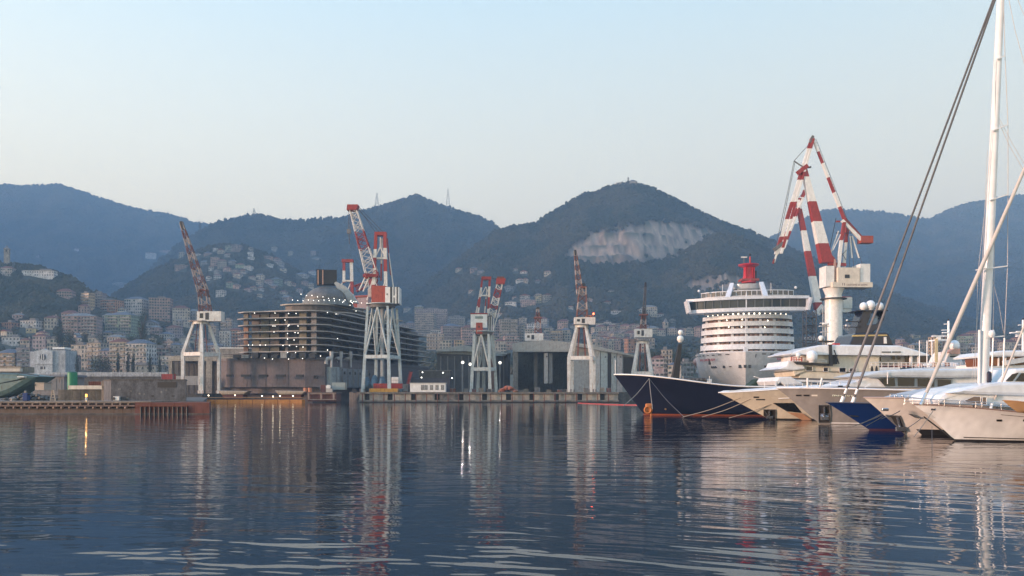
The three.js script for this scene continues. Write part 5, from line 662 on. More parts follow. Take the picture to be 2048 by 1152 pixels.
// ---------------------------------------------------------------- the unfinished cruise ship, stern towards us
{
  const O = V(-72, 0, -300), u = V(0.255, 0, -0.967), w = V(-0.967, 0, -0.255), at = (s, a, y) => V(O.x + u.x * s + w.x * a, y, O.z + u.z * s + w.z * a);
  const t = new Thing('unfinished_cruise_ship', 'unfinished dark cruise ship hull with open decks and work lamps', 'cruise ship', at(0, 17, 0));
  const plan = (g, s0, s1, a0, a1, r = 13) => { const p = []; for (let i = 0; i <= 8; i++) { const f = i / 8 * Math.PI / 2; p.push(at(s0 - g + r - r * Math.cos(f) * 0.55 - r * 0.45, a0 - g + r - r * Math.sin(f), 0)); } p.reverse(); const q = p.reverse(); const q2 = [...q.reverse()]; q2.push(at(s0 - g, a1 + g - 4, 0), at(s0 - g + 2, a1 + g, 0), at(s1, a1 + g, 0), at(s1, a0 - g, 0)); return q2.map((v) => [v.x, v.z]); };
  const slabM = [mat(0.36, 0.345, 0.33, { t: 'rust' }), mat(0.31, 0.30, 0.29, { t: 'rust' })], coreM = mat(0.12, 0.115, 0.115, { t: 'rough' });
  const ys = Array.from({ length: 7 }, (_, i) => 34.6 - i * 2.56);
  ys.forEach((y, i) => t.part('deck_slab', [slabShape(plan(1.4 + (i % 2) * 0.2, 0, i === 0 ? 96 : 108 + i, 0, 34), y - 0.38, y)], slabM[i % 2]));
  t.part('cabin_core', [slabShape(plan(-4.2, 0, 110, 0, 34), 16.6, 34.3)], coreM);
  // open cabin bays: partitions and insulation panels, storey by storey
  const pm = { olive: mat(0.16, 0.15, 0.10, { t: 'rough' }), orange: mat(0.34, 0.17, 0.09, { t: 'rough' }), grey: mat(0.17, 0.17, 0.175, { t: 'rough' }), brown: mat(0.11, 0.085, 0.07, { t: 'rough' }) };
  for (let i = 0; i < 7; i++) {
    const y0 = (ys[i + 1] ?? 16.8) + 0.02, y1 = ys[i] - 0.4, wallAt = (a, wd, k) => { const p = at(1.9, a, 0), q = at(1.9, a - wd, 0); t.part('cabin_panel', [beam(V(p.x, (y0 + y1) / 2, p.z), V(q.x, (y0 + y1) / 2, q.z), 0.5, y1 - y0)], pm[k]); };
    wallAt(33.6, 2, i > 1 ? 'orange' : 'olive'); wallAt(30, 3.4, i > 2 ? 'olive' : 'brown'); wallAt(26, 3.5, 'olive'); wallAt(22, 3.8, i % 2 ? 'olive' : 'brown'); wallAt(15.6, 1.2, 'grey'); wallAt(9.6, 3, 'olive'); wallAt(4.6, 2.2, 'grey');
    for (let k = 0; k < 13; k++) { const s = 12 + k * 7.6; if (i === 0 && s > 92) continue; const p = at(s, 1.2, 0); t.part('bay_divider', [box(p.x, (y0 + y1) / 2, p.z, 0.3, y1 - y0, 0.3)], pm.grey); }
    for (let k = 0; k < 12; k++) if (rnd() < 0.5) { const p = at(13.6 + k * 7.6, 1.9, 0), q = at(13.6 + k * 7.6 + rr(2, 5), 1.9, 0); t.part('bay_panel', [beam(V(p.x, (y0 + y1) / 2, p.z), V(q.x, (y0 + y1) / 2, q.z), 0.4, y1 - y0 - 0.2)], pick([pm.grey, pm.brown, pm.brown])); }
  }
  // hull below, wider than the decks
  const hp = (g, s0) => [[s0, -1 - g], [s0 - 2.5, 6], [s0 - 3, 20], [s0 - 2, 40], [s0 + 2, 47 + g], [s0 + 30, 46 + g], [112, 40], [112, -1 - g]].map(([s, a]) => { const v = at(s, a, 0); return [v.x, v.z]; });
  const hullM = mat(0.125, 0.108, 0.11, { t: 'rust', roughness: 0.8 });
  t.part('hull', [slabShape(hp(0, 2), 5.6, 16.6), slabShape(hp(-1.2, 4.5), 3.2, 5.6), slabShape(hp(-3, 8), -2, 3.2)], hullM); t.part('hull_top_strake', [slabShape(hp(0.3, 1.7), 15.9, 16.8)], mat(0.10, 0.09, 0.09, { t: 'rust' }));
  for (let i = 0; i < 4; i++) { const a = at(-1.1, 4 + i * 9.2, 0); t.part('weld_seam', [box(a.x, 11, a.z, 0.05, 10.6, 0.2)], mat(0.1, 0.085, 0.08, { t: 'rust' })); }
  const faceD = (px) => px < 640 ? 297 + (640 - px) * 0.058 : 298 + (px - 640) * 0.5;
  for (const [px, wd] of [[459, 13], [491, 19], [526, 18], [561, 19], [599, 15]]) { const D = faceD(px) - 2.6; t.part('mooring_slot', [pbox(px - wd / 2, 749, px + wd / 2, 753.6, D, 1.2)], M.black); }
  t.part('sponson', [slabShape([at(4, -1, 0), at(6, -3.6, 0), at(34, -3.6, 0), at(40, -1, 0)].map((v) => [v.x, v.z]), 5.6, 13)], mat(0.17, 0.19, 0.21, { t: 'rust' })); t.part('sponson_face', [slabShape([at(3.4, 1, 0), at(3.4, -2.9, 0), at(8, -3.9, 0), at(8, 1, 0)].map((v) => [v.x, v.z]), 6, 13.3)], mat(0.27, 0.32, 0.34, { t: 'rust' }));
  for (const k of [0, 1]) t.part('sponson_port', [pbox(627.5 + k * 4, 750.5, 630 + k * 4, 757, 300.5, 1)], M.black);
  for (let i = 0; i < 6; i++) { const p = at(11 + i * 4.6, -3.7, 0); t.part('sponson_frame', [box(p.x, 9.3, p.z, 0.4, 7, 0.4)], M.steel); t.part('sponson_hatch', [box(at(13 + i * 4.6, -3.65, 0).x, 11.2, at(13 + i * 4.6, -3.65, 0).z, 0.5, 1, 1)], M.dark); }
  for (const px of [660, 679, 698]) { const D = faceD(px) - 6, a = P(px - 8, 728, D), b = P(px - 6, 718, D), c = P(px + 2, 716, D), d = P(px + 3, 703, D); t.part('bent_duct', [tube([a, b, c, d], 0.75, 20, 8)], mat(0.42, 0.44, 0.45, { t: 'rust' })); t.part('duct_post', [bar(P(px + 3.4, 735, D), d, 0.42, 8)], mat(0.42, 0.44, 0.45, { t: 'rust' })); }
  for (let i = 0; i < 9; i++) { const D = faceD(470 + i * 19) - 2; t.part('deck_machinery', [pbox(466 + i * 19, 704 + rr(0, 6), 478 + i * 19, 716, D + 1, 2.5)], pick([M.steel, M.dark, pm.orange, mat(0.3, 0.31, 0.3, { t: 'rust' })])); }
  t.part('after_rail', [pbox(447, 708.5, 500, 710, 300, 0.3), pbox(447, 713, 500, 714, 300, 0.3)], mat(0.1, 0.08, 0.07));
  // upper houses, dome and funnel
  t.part('upper_house', [slabShape(plan(-6, 8, 88, 0, 30), 34.6, 38.4)], mat(0.12, 0.105, 0.09, { t: 'rough' })); t.part('upper_slab', [slabShape(plan(-4.6, 8, 92, 0, 30), 38.4, 38.8)], mat(0.36, 0.32, 0.26, { t: 'rust' })); t.part('terrace_slab', [slabShape(plan(-0.5, 20, 62, 0, 26), 35.8, 36.2)], slabM[0]);
  const dc = at(26, 13, 38.8), fd = V(X(656, 330), 0, -330);
  t.part('dome', [new THREE.SphereGeometry(1, 28, 12, 0, TAU, 0, Math.PI / 2).scale(9.2, 6.2, 12).translate(fd.x, 41, fd.z)], mat(0.17, 0.155, 0.135, { t: 'rough' })); t.part('dome_skirt', [new THREE.CylinderGeometry(9.8, 10.6, 2.4, 28).scale(1, 1, 1.2).translate(fd.x, 40, fd.z)], mat(0.22, 0.225, 0.205, { t: 'rough' }));
  t.part('swept_fin', [prism([[672, 563], [690, 572], [706, 590], [716, 606], [690, 604], [668, 566]], 326, 3)], mat(0.36, 0.40, 0.41, { t: 'rust' }));
  const fx = [633, 672], fn = t.part('funnel', [box((X(633, 330) + X(672, 330)) / 2, (Y(541, 330) + Y(569, 330)) / 2, -331, X(672, 330) - X(633, 330), Y(541, 330) - Y(569, 330), 7, 0.2)], mat(0.02, 0.018, 0.017, { t: 'rough' })); for (const x of [636, 645.5]) t.part('funnel_strip', [pbox(x - 0.9, 540, x + 0.9, 569, 325.6, 0.4)], mat(0.45, 0.28, 0.2), fn);
  // work lamps, each a bulb on its own
  const lamp = lampMat(1, 0.94, 0.82, 3), spots = [[509, 626], [550, 626], [577, 627], [592, 627], [551, 640], [570, 640], [546, 652], [550, 652], [576, 652], [578, 650], [596, 652], [548, 664], [575, 667], [590, 665], [596, 666], [575, 678], [588, 680], [497, 690], [505, 690], [520, 690], [531, 690], [566, 691], [579, 691], [593, 693], [606, 694], [575, 705], [591, 705], [529, 716], [545, 718], [577, 718], [605, 717], [459, 750], [484, 750], [555, 751]];
  for (const [x, y] of spots) t.part('work_lamp', [ball(P(x, y, faceD(x) - 1.8), 0.15, 8, 6)], lamp);
  for (const [x, y] of [[655, 700], [641, 712], [675, 677], [712, 661], [716, 662], [724, 663], [655, 625], [663, 624], [672, 628], [676, 628], [686, 629], [712, 622]]) t.part('work_lamp', [ball(P(x, y, faceD(x) - 3), 0.15, 8, 6)], lamp);
  for (let i = 0; i < 13; i++) t.part('work_lamp', [ball(P(602 + i * 11, 588 + i * 1.35 + (i % 2) * 1.4 + Math.abs(i - 2) * 0.2, 306 + i * 1.2), 0.14, 8, 6)], lamp);
  for (let i = 0; i < 9; i++) t.part('work_lamp', [ball(P(585 + i * 10.5, 600 + (i % 3) * 0.8, 305), 0.14, 8, 6)], lamp);
  for (let i = 0; i < 7; i++) t.part('work_lamp', [ball(P(680 + rr(0, 50), 600 + rr(0, 13), 306 + rr(0, 6)), 0.14, 8, 6)], lamp);
}

// ---------------------------------------------------------------- the finished white cruise ship, bow towards us
{
  const bx = X(1491, 312), bz = -312, ang = Math.atan2(-0.957, 0.290), u = V(Math.cos(ang), 0, Math.sin(ang)), r = V(-u.z, 0, u.x);       // u: bow to stern, r: to the right
  const h = hullMaker({ bow: { x: bx, z: bz }, ang, L: 150, B: 41, hBow: 19.6, hMid: 19.2, rake: 11, stemPow: 1.6, full: 0.14, fine: 0.7, flare: 0.85, knuckle: true, draft: 6, sheerAt: 0.2 });
  const t = new Thing('cruise_ship', 'white cruise ship with red mast seen bow on', 'cruise ship', V(bx + u.x * 40, 0, bz + u.z * 40)), hm = mat(0.62, 0.64, 0.67, { roughness: 0.4 }), wm = mat(0.70, 0.73, 0.77, { roughness: 0.42 });
  t.part('hull', h.all(), hm);
  const at = (s, a, y = 0) => V(bx + u.x * s + r.x * a, y, bz + u.z * s + r.z * a);
  const plan = (s0, b, bulge, len = 50) => { const p = []; for (let i = 0; i <= 20; i++) { const f = -1 + i / 10, v = at(s0 + bulge * (1 - Math.sqrt(Math.max(0, 1 - f * f * 0.92))) / 0.72 , f * b); p.push([v.x, v.z]); } const e = at(s0 + len, b), g = at(s0 + len, -b); p.push([e.x, e.z], [g.x, g.z]); return p; };
  const rib = (s0, b, bulge, f, y) => { const v = at(s0 + bulge * (1 - Math.sqrt(Math.max(0, 1 - f * f * 0.92))) / 0.72, f * b, y); return v; };
  const DS = 352, Yy = (py) => Y(py, DS), S0 = 37;
  t.part('cabin_core', [slabShape(plan(S0 + 3.4, 17.6, 11), 18.5, Yy(628))], mat(0.20, 0.15, 0.12, { t: 'rough' }));
  [[689, 699.5, 20.2], [673.5, 683.5, 20], [658.5, 668, 19.8], [644, 653, 19.5], [630.5, 638.5, 19.2]].forEach(([a, b, w], i) => {
    t.part('balcony_band', [slabShape(plan(S0, w, 11.5), Yy(b), Yy(a))], wm); t.part('band_sill', [slabShape(plan(S0 - 0.12, w + 0.12, 11.5), Yy(b), Yy(b - 0.7))], M.white);
    for (let k = 0; k < 19; k++) { const f = -0.95 + k * 0.1055, p = rib(S0 + 1.6, w - 0.9, 11.2, f, Yy(b + 2.8)); t.part('balcony_divider', [box(p.x, p.y, p.z, rr(0.18, 0.5), S(5.8, DS), 1.2, -ang)], k % 3 ? mat(0.40, 0.27, 0.20, { t: 'rough' }) : wm); if (rnd() < 0.45) { const q = rib(S0 + 2.3, 18.4, 11, f + 0.05, Yy(b + 2.2)); t.part('balcony_door', [box(q.x, q.y, q.z, 1.6, S(4, DS), 0.3)], mat(0.40, 0.20, 0.12, { roughness: 0.3 })); } }
  });
  t.part('foredeck_bulwark', [slabShape(plan(S0 - 1.5, 20.6, 12), 18.8, Yy(703.5))], hm);
  // bridge with its wings
  const bp = (w, g, ex = 0) => { const p = []; for (let i = 0; i <= 16; i++) { const f = -1 + i / 8, v = at(S0 - 6 - g + 5 * f * f + ex, f * w); p.push([v.x, v.z]); } for (let i = 16; i >= 0; i--) { const f = -1 + i / 8, v = at(S0 + 4 + 2 * f * f, f * w); p.push([v.x, v.z]); } return p; };
  t.part('bridge_floor', [slabShape(bp(24.2, 0.2), Yy(627), Yy(620))], wm); t.part('bridge_windows', [slabShape(bp(24.5, -0.25), Yy(620), Yy(604))], mat(0.02, 0.026, 0.026, { roughness: 0.2, t: null })); t.part('bridge_roof', [slabShape(bp(25.6, 0.9), Yy(604), Yy(598.6))], wm);
  for (let k = 0; k <= 14; k++) { const f = -1 + k / 7, p = at(S0 - 6.1 + 5 * f * f, f * 24.5); t.part('window_mullion', [box(p.x, (Yy(620) + Yy(604)) / 2, p.z, k % 7 ? 0.12 : 0.4, S(16, DS), 0.5, -ang)], k % 7 ? mat(0.10, 0.11, 0.11) : wm); }
  for (const s of [-1, 1]) { const a = at(S0 - 1.2, s * 24.4, Yy(626)), b = at(S0 - 1.4, s * 25.5, Yy(602)); t.part('wing_end', [beam(a, b, 0.9, 6)], wm); }
  t.part('bridge_soffit', [slabShape(bp(18, -0.4, 1.5), Yy(628.6), Yy(627))], mat(0.4, 0.37, 0.34));
  for (let k = 0; k < 16; k++) { const f = -0.88 + k * 0.117, p = rib(S0 - 1.2, 18.8, 11, f, Yy(630)); t.part('deck_lamp', [ball(p, k > 4 && k < 11 ? 0.36 : 0.26, 8, 6)], lampMat(1, 0.84, 0.62, k > 4 && k < 11 ? 2.6 : 2.2)); }
  for (const [x, y] of [[1453.5, 640.5], [1484.5, 639], [1535.5, 641], [1457.5, 654], [1483, 653.5], [1529.5, 654.5]]) t.part('deck_lamp', [ball(P(x, y, 345), 0.3, 8, 6)], lampMat(1, 0.9, 0.72, 2.6));
  // top decks
  t.part('top_deck', [slabShape(plan(S0 + 1, 20.6, 6, 40), Yy(598.4), Yy(593))], mat(0.42, 0.40, 0.37)); t.part('sun_deck', [slabShape(plan(S0 + 4, 20, 6, 36), Yy(593), Yy(590.8))], wm); t.part('sun_deck_glass', [slabShape(plan(S0 + 4.5, 19.6, 6, 36), Yy(590.8), Yy(582))], mat(0.10, 0.095, 0.085, { roughness: 0.1, t: null })); t.part('sun_deck_rim', [slabShape(plan(S0 + 4.2, 19.9, 6, 36), Yy(582), Yy(580.6))], wm);
  for (let k = 0; k <= 18; k++) { const p = rib(S0 + 4.3, 19.7, 6, -1 + k / 9, (Yy(590.8) + Yy(582)) / 2); t.part('rail_post', [box(p.x, p.y, p.z, 0.2, S(9, DS), 0.25)], wm); }
  for (const s of [-1, 1]) { t.part('slanted_arch', [beam(at(S0 + 0.6, s * 8, Yy(599)), at(S0 + 9, s * 6.2, Yy(564)), 2.2, 1.2, 1.8, 1)], mat(0.70, 0.71, 0.73, { roughness: 0.35 })); const p = at(S0 + 4, s * 20.4, Yy(579)); t.part('corner_globe', [ball(V(p.x, p.y, p.z), 0.6)], M.white); t.part('antenna', [bar(at(S0 + 4, s * 10.2, Yy(588)), at(S0 + 4, s * 10.2, Yy(568)), 0.12, 5)], M.white); }
  t.part('glass_house', [slabShape(plan(S0 + 6, 7.2, 4, 26), Yy(598), Yy(576))], mat(0.16, 0.165, 0.17, { roughness: 0.12 })); t.part('glass_house_roof', [slabShape(plan(S0 + 8, 6.8, 4, 24), Yy(576), Yy(565))], mat(0.40, 0.41, 0.42, { roughness: 0.25 })); t.part('glass_house_band', [slabShape(plan(S0 + 5.7, 7.5, 4, 26), Yy(589.5), Yy(588))], wm);
  t.part('bow_jackstaff', [bar(at(3, 0, 19), at(3, 0, Yy(652)), 0.16, 6)], wm); t.part('jackstaff_base', [box(at(3, 0).x, 20, at(3, 0).z, 1.4, 3, 1.4)], wm); t.part('forward_post', [bar(at(S0 + 1, 0, Yy(600)), at(S0 + 1, 0, Yy(587)), 0.5, 8, 0.2)], M.white);
  // red mast
  const mc = at(S0 + 16, 0.8, 0), mr = mat(0.50, 0.012, 0.02, { roughness: 0.4 }), z0 = Y(564, 366), k = (n) => S(n, 366), my = (py) => Y(py, 366);
  t.part('mast', [lathe([[k(14), z0 - 1], [k(13), my(561)], [k(10.5), my(556)], [k(9.5), my(540)], [k(11), my(537)]], V(mc.x, 0, mc.z), 16)], mr); t.part('mast_platform', [lathe([[0.1, my(537)], [k(13), my(537)], [k(20), my(534)], [k(20), my(531.4)], [0.1, my(531.4)]], V(mc.x, 0, mc.z), 20)], mr);
  t.part('mast_ribs', [-8, -5, 5, 8].map((q) => box(mc.x + k(q), (my(562) + my(538)) / 2, mc.z + k(8), 0.35, my(538) - my(562), 1.6)), mr); t.part('mast_pole', [bar(V(mc.x + k(3), my(532), mc.z), V(mc.x + k(3), my(516), mc.z), 0.35, 8)], mr); t.part('mast_light', [ball(V(mc.x + k(3), my(512), mc.z), 0.5)], M.black); t.part('radar_post', [bar(V(mc.x - k(9), my(532), mc.z), V(mc.x - k(9), my(518), mc.z), 0.2, 6)], M.steel); t.part('radar_scanner', [box(mc.x - k(9), my(517), mc.z, k(12), 0.5, 0.5)], M.white); t.part('exhaust', [bar(V(mc.x + k(15.5), my(562), mc.z - 2), V(mc.x + k(15.5), my(543), mc.z - 2), k(3.2), 10)], M.black); t.part('mast_step', [box(mc.x, my(563), mc.z, k(34), 1, 6)], mat(0.3, 0.06, 0.05));
  // hull openings, names, lifeboats
  for (const [x, y, w2, h2] of [[1478, 732, 1.2, 1.8], [1489.5, 731, 1.6, 1.6], [1500, 732, 1.1, 1.6], [1449, 732, 0.7, 1.5], [1461, 734, 1.5, 0.4], [1423, 732, 0.4, 1.2], [1428, 732, 0.4, 1.2], [1433, 732, 0.4, 1.2], [1532, 733, 1, 1], [1552, 734, 0.8, 1], [1420, 724, 0.4, 3.4], [1399, 722, 0.8, 3], [1399, 732, 0.8, 3]]) { // find the hull surface at this pixel
    let best = null; for (let i = 0; i <= 60; i++) for (const s of [-1, 1]) for (let j = 0; j <= 12; j++) { const p = h.point(Math.pow(i / 60, 1.5) * 0.3, 0.3 + j / 12 * 0.7, s), px = 1024 + p.x * FOCAL / -p.z, py = HORIZON - (p.y - EYE) * FOCAL / -p.z, d = Math.hypot(px - x, py - y); if (!best || d < best[0]) best = [d, p, s]; }
    t.part('hawse_port', [box(best[1].x, best[1].y, best[1].z, w2 * 0.7, h2 * 0.7, 1.0, -ang)], M.dark);
  }
  for (const s of [-1, 1]) { for (let i = 0; i < 11; i++) t.part('deck_port', [h.patch(0.02 + i * 0.0125, 0.026 + i * 0.0125, 0.945, 0.965, 0.05, s)], M.dark);
    const a = h.point(0.06, 0.9, s), nm = text('VALIANT LADY', 0.95, 0.06); nm.computeBoundingBox(); nm.translate(-nm.boundingBox.max.x / 2, -1.2, 0); const p0 = h.point(0.045, 0.9, s), p1 = h.point(0.085, 0.9, s), d = p1.clone().sub(p0); if (s < 0) d.negate(); nm.rotateY(-Math.atan2(d.z, d.x)); const nrm = V(-d.z, 0, d.x).normalize().multiplyScalar(0.45); t.part('ship_name', [nm.translate(a.x + nrm.x, a.y, a.z + nrm.z)], mat(0.35, 0.06, 0.05, { t: null })); }
  const lb = at(70, -22.5, Y(725, 390)); t.part('lifeboat', [new THREE.SphereGeometry(1, 16, 10).scale(2.6, 2.3, 5).rotateY(-ang + Math.PI / 2).translate(lb.x, lb.y, lb.z)], mat(0.5, 0.30, 0.24)); t.part('lifeboat_platform', [box(lb.x + 3, lb.y - 4.4, lb.z, 7, 1.4, 12, -ang + Math.PI / 2)], hm);
  t.part('draft_line', [bar(h.point(0.012, 0.95, 1, 0.2), h.point(0.006, 0.3, 1, 0.2), 0.14, 5)], M.dark);
}

// ---------------------------------------------------------------- the navy explorer yacht
{
  const D = 114, h = hullMaker({ bow: { x: X(1228, D + 3), z: -D - 3 }, ang: 0.10, L: 46, B: 10, hBow: Y(749, D + 3), hMid: 4.0, sheerAt: 0.42, rake: 4.3, full: 0.30, fine: 0.5, flare: 1.3, stemPow: 1.0 });
  const navy = mat(0.010, 0.013, 0.030, { roughness: 0.25, t: null }), t = new Thing('navy_explorer_yacht', 'navy blue yacht bow with raked black mast before the cruise ship', 'yacht', V(X(1400, D), 0, -D));
  t.part('hull', h.all(), navy); t.part('boot_stripe', h.strip(-0.02, 0.024, 0, 1, 0.03, 40, 2), mat(0.24, 0.055, 0.015, { roughness: 0.6 })); t.part('cap_rail', h.edge(1.0, 0.11), M.white);
  t.part('jackstaff', [bar(h.point(0.004, 1, 1), h.point(0.004, 1, 1).add(V(0, 2.1, 0)), 0.05, 6)], M.white);
  const c = D + 5, mz = -c; t.part('raked_mast', [beam(V(X(1350, c), Y(757, c), mz), V(X(1360, c), Y(688, c), mz), 1.0, 1.5, 0.45, 0.6)], M.black); t.part('mast_stay', [bar(V(X(1343, c), Y(757, c), mz), V(X(1357, c), Y(700, c), mz), 0.1, 5)], M.black);
  t.part('sat_dome', [dome(V(X(1360.5, c), Y(677, c), mz), S(6.4, c), 1)], M.white); t.part('sat_dome', [dome(V(X(1361, c), Y(664, c), mz), S(4.8, c), 0.9)], M.white);
  t.part('deck_house', [pbox(1372, 756, 1414, 764, D + 3, 4, 0.1)], mat(0.05, 0.05, 0.055)); for (let i = 0; i < 5; i++) t.part('deck_vent', [pbox(1376 + i * 8, 757, 1381 + i * 8, 761, D + 2.8, 0.4)], M.steel); t.part('white_locker', [pbox(1414, 758, 1424, 766, D + 3, 3, 0.1)], M.white); for (const x of [1338, 1366, 1419]) t.part('rail_stanchion', [bar(P(x, 764, D + 1.5), P(x, 752, D + 1.5), 0.04, 5)], M.white);
  const ac = P(1294, 815, D - 0.2); t.part('anchor', [rbox(ac.x, ac.y, ac.z + 1.6, 1.0, 1.2, 0.5, 0.2), new THREE.TorusGeometry(0.45, 0.14, 8, 16).translate(ac.x - 0.2, ac.y - 0.3, ac.z + 1.9), bar(V(ac.x, ac.y + 0.5, ac.z + 1.7), V(ac.x + 0.3, ac.y - 1.1, ac.z + 1.8), 0.14, 6)], mat(0.5, 0.17, 0.04, { t: 'rust' }));
  t.part('hull_port', [new THREE.CylinderGeometry(0.12, 0.12, 0.3, 10).rotateX(Math.PI / 2).translate(X(1328, D), Y(818, D), h.point(0.2, 0.2, 1).z)], mat(0.5, 0.25, 0.08));
  const fp = h.point(0.10, 0.93, 1, 0.1);
  ropeLine('left mooring line from the navy bow into the water', sag(fp, P(1247, 812, 108), 0.3), 0.05, M.rope, 'mooring_line', 'mooring lines of the yachts'); ropeLine('steep mooring line from the navy bow beside the anchor', sag(fp, P(1305, 818, 106), 0.15), 0.05, M.rope, 'mooring_line', 'mooring lines of the yachts'); ropeLine('long dark mooring line along the navy hull', sag(fp, P(1368, 834, 106), 0.3), 0.045, M.rigging, 'mooring_line', 'mooring lines of the yachts');
  ropeLine('red floating boom line left of the navy hull', [P(1156, 806.5, 262), P(1200, 808, 235), P(1240, 809.5, 220), P(1276, 810, 215)].map((v) => V(v.x, 0.06, v.z)), 0.13, mat(0.45, 0.06, 0.05), 'floating_boom');
  const gt = new Thing('green_boat_cover', 'dark green covered boat behind the white yacht bow', 'boat', P(1530, 785, 125)); gt.part('cover', [prism([[1496, 787], [1505, 768], [1518, 758], [1560, 758], [1578, 766], [1578, 790]], 126, 4, 0.5)], mat(0.02, 0.055, 0.035, { t: 'rough', roughness: 0.9 })); gt.part('white_strip', [prism([[1510, 752.5], [1519, 755.5], [1518, 757], [1509, 754]], 126, 0.6)], M.white);
}

// ---------------------------------------------------------------- the marina: yachts lying side by side, bows to the left
const gel = mat(0.76, 0.79, 0.82, { roughness: 0.3, clearcoat: 0.4, clearcoatRoughness: 0.15 }), gelCream = mat(0.68, 0.64, 0.54, { roughness: 0.35, clearcoat: 0.3, clearcoatRoughness: 0.2 }), gelGrey = mat(0.30, 0.295, 0.295, { roughness: 0.28, clearcoat: 0.5, clearcoatRoughness: 0.12 }), teak = mat(0.34, 0.19, 0.09, { roughness: 0.7 }), redGear = mat(0.42, 0.05, 0.05, { roughness: 0.7 });
const MG = 'mooring lines of the yachts';
const Q4 = (x0, y0, x1, y1) => [[x0, y0], [x1, y0], [x1, y1], [x0, y1]];
function anchorPocket(t, h, q) { const pk = t.part('anchor_pocket', [h.plate(q, 0.03)], mat(0.03, 0.028, 0.027, { roughness: 0.5 })), mx = (q[0][0] + q[1][0] + q[2][0] + q[3][0]) / 4, y0 = q[0][1], y1 = q[3][1], b = h.seen(mx, lerp(y0, y1, 0.75), 0.2); t.part('anchor', [bar(h.seen(mx, lerp(y0, y1, 0.12), 0.12), b, 0.1, 6), beam(b.clone().add(V(-0.36, 0.02, 0.05)), b.clone().add(V(0.36, 0.02, 0.05)), 0.24, 0.3)], M.chrome, pk); const rim = []; for (let i = 0; i < 4; i++) rim.push(bar(h.seen(...q[i], 0.05), h.seen(...q[(i + 1) % 4], 0.05), 0.045, 5)); t.part('pocket_rim', rim, M.steel, pk); return pk; }
function windowRow(t, list, D, m, frameM, depth = 0.08) { for (const pts of list) { const w = t.part('window', [prism(pts, D, depth)], m); if (frameM) { const g = []; for (let i = 0; i < pts.length; i++) { const a = pts[i], b = pts[(i + 1) % pts.length]; g.push(bar(P(a[0], a[1], D), P(b[0], b[1], D), S(0.5, D), 4)); } t.part('window_frame', g, frameM, w); } } }
const R4 = (a, b, c, d, sk = 0) => [[a + sk, b], [c + sk, b], [c, d], [a, d]];
function railing(t, pts, D, h, n, m = M.chrome, r = 0.03) { const up = pts.map(([x, y]) => P(x, y - h, D)), lo = pts.map(([x, y]) => P(x, y, D)), mid = pts.map(([x, y]) => P(x, y - h * 0.5, D)); const line = (q) => q.slice(1).map((p, i) => bar(q[i], p, r, 5)); t.part('guard_rail', [line(up), line(mid)], m); const c = new THREE.CatmullRomCurve3(lo, false, 'catmullrom', 0.01), d = new THREE.CatmullRomCurve3(up, false, 'catmullrom', 0.01); for (let i = 0; i <= n; i++) t.part('stanchion', [bar(c.getPoint(i / n), d.getPoint(i / n), r, 5)], m); }
function mastArray(t, x, y0, y1, D, m) { t.part('mast', [bar(P(x, y0, D), P(x, y1, D), S(2.6, D), 8, S(2, D))], m); [[0.25, 9], [0.55, 12], [0.85, 7]].forEach(([f, w]) => t.part('mast_arm', [pbox(x - w, lerp(y0, y1, f) - 0.7, x + 3, lerp(y0, y1, f) + 0.7, D - 0.1, 0.3)], m)); t.part('radar_scanner', [pbox(x - 11, y1 + 22, x - 1, y1 + 24, D - 0.2, 0.3)], m); t.part('mast_light', [ball(P(x, y1 - 3, D), S(1.4, D))], M.dark); }

{ // A: white yacht bow beside the navy hull
  const D = 92, h = hullMaker({ bow: { x: X(1437, D + 2), z: -D - 2 }, ang: 0.10, L: 40, B: 8, hBow: Y(785, D + 2), hMid: 3.7, rake: 5.9, full: 0.34, fine: 0.55, flare: 1.2, stemPow: 0.95, sheerAt: 0.25 });
  const t = new Thing('white_motor_yacht', 'white motor yacht with sharp bow next to the navy hull', 'yacht', V(X(1520, D), 0, -D)); t.part('hull', h.all(), gelCream); t.part('cap_rail', h.edge(1.0, 0.07), gel); t.part('rubbing_strake', h.edge(0.72, 0.06, 0.12, 1, 0.03), gel); t.part('boot_stripe', h.strip(-0.02, 0.05, 0, 1, 0.02, 30, 2), M.dark);
  anchorPocket(t, h, Q4(1527, 819, 1551, 840)); t.part('hull_window', [h.plate([[1545, 806], [1588, 806], [1604, 826], [1574, 823]])], M.glass); t.part('hull_opening', [h.plate(Q4(1507, 793, 1518, 796))], M.black); t.part('hull_opening', [h.plate(Q4(1512, 798, 1530, 800.5))], M.black); t.part('fold_down_ledge', [h.plate([[1574, 824], [1606, 827], [1624, 840], [1604, 840]], 0.12)], mat(0.50, 0.30, 0.19, { roughness: 0.4 }));
  t.part('foredeck', [prism([[1448, 784.5], [1500, 778], [1560, 774], [1640, 770], [1640, 786], [1460, 786]], D + 2.5, 3, 0.3)], gel); t.part('jackstaff', [bar(P(1529, 778, D), P(1529, 764, D), 0.04, 6)], gel);
  ropeLine('upper mooring line of the white yacht beside the navy hull', sag(h.point(0.03, 0.80, 1), P(1366, 834, 100), 0.2), 0.045, M.rope, 'mooring_line', MG); ropeLine('second mooring line of the white yacht beside the navy hull', sag(h.point(0.05, 0.75, 1), P(1404, 834, 98), 0.2), 0.045, M.rope, 'mooring_line', MG); ropeLine('short mooring line under the white yacht bow', sag(h.point(0.08, 0.55, 1), P(1458, 836, 95), 0.1), 0.04, M.rope, 'mooring_line', MG);
}
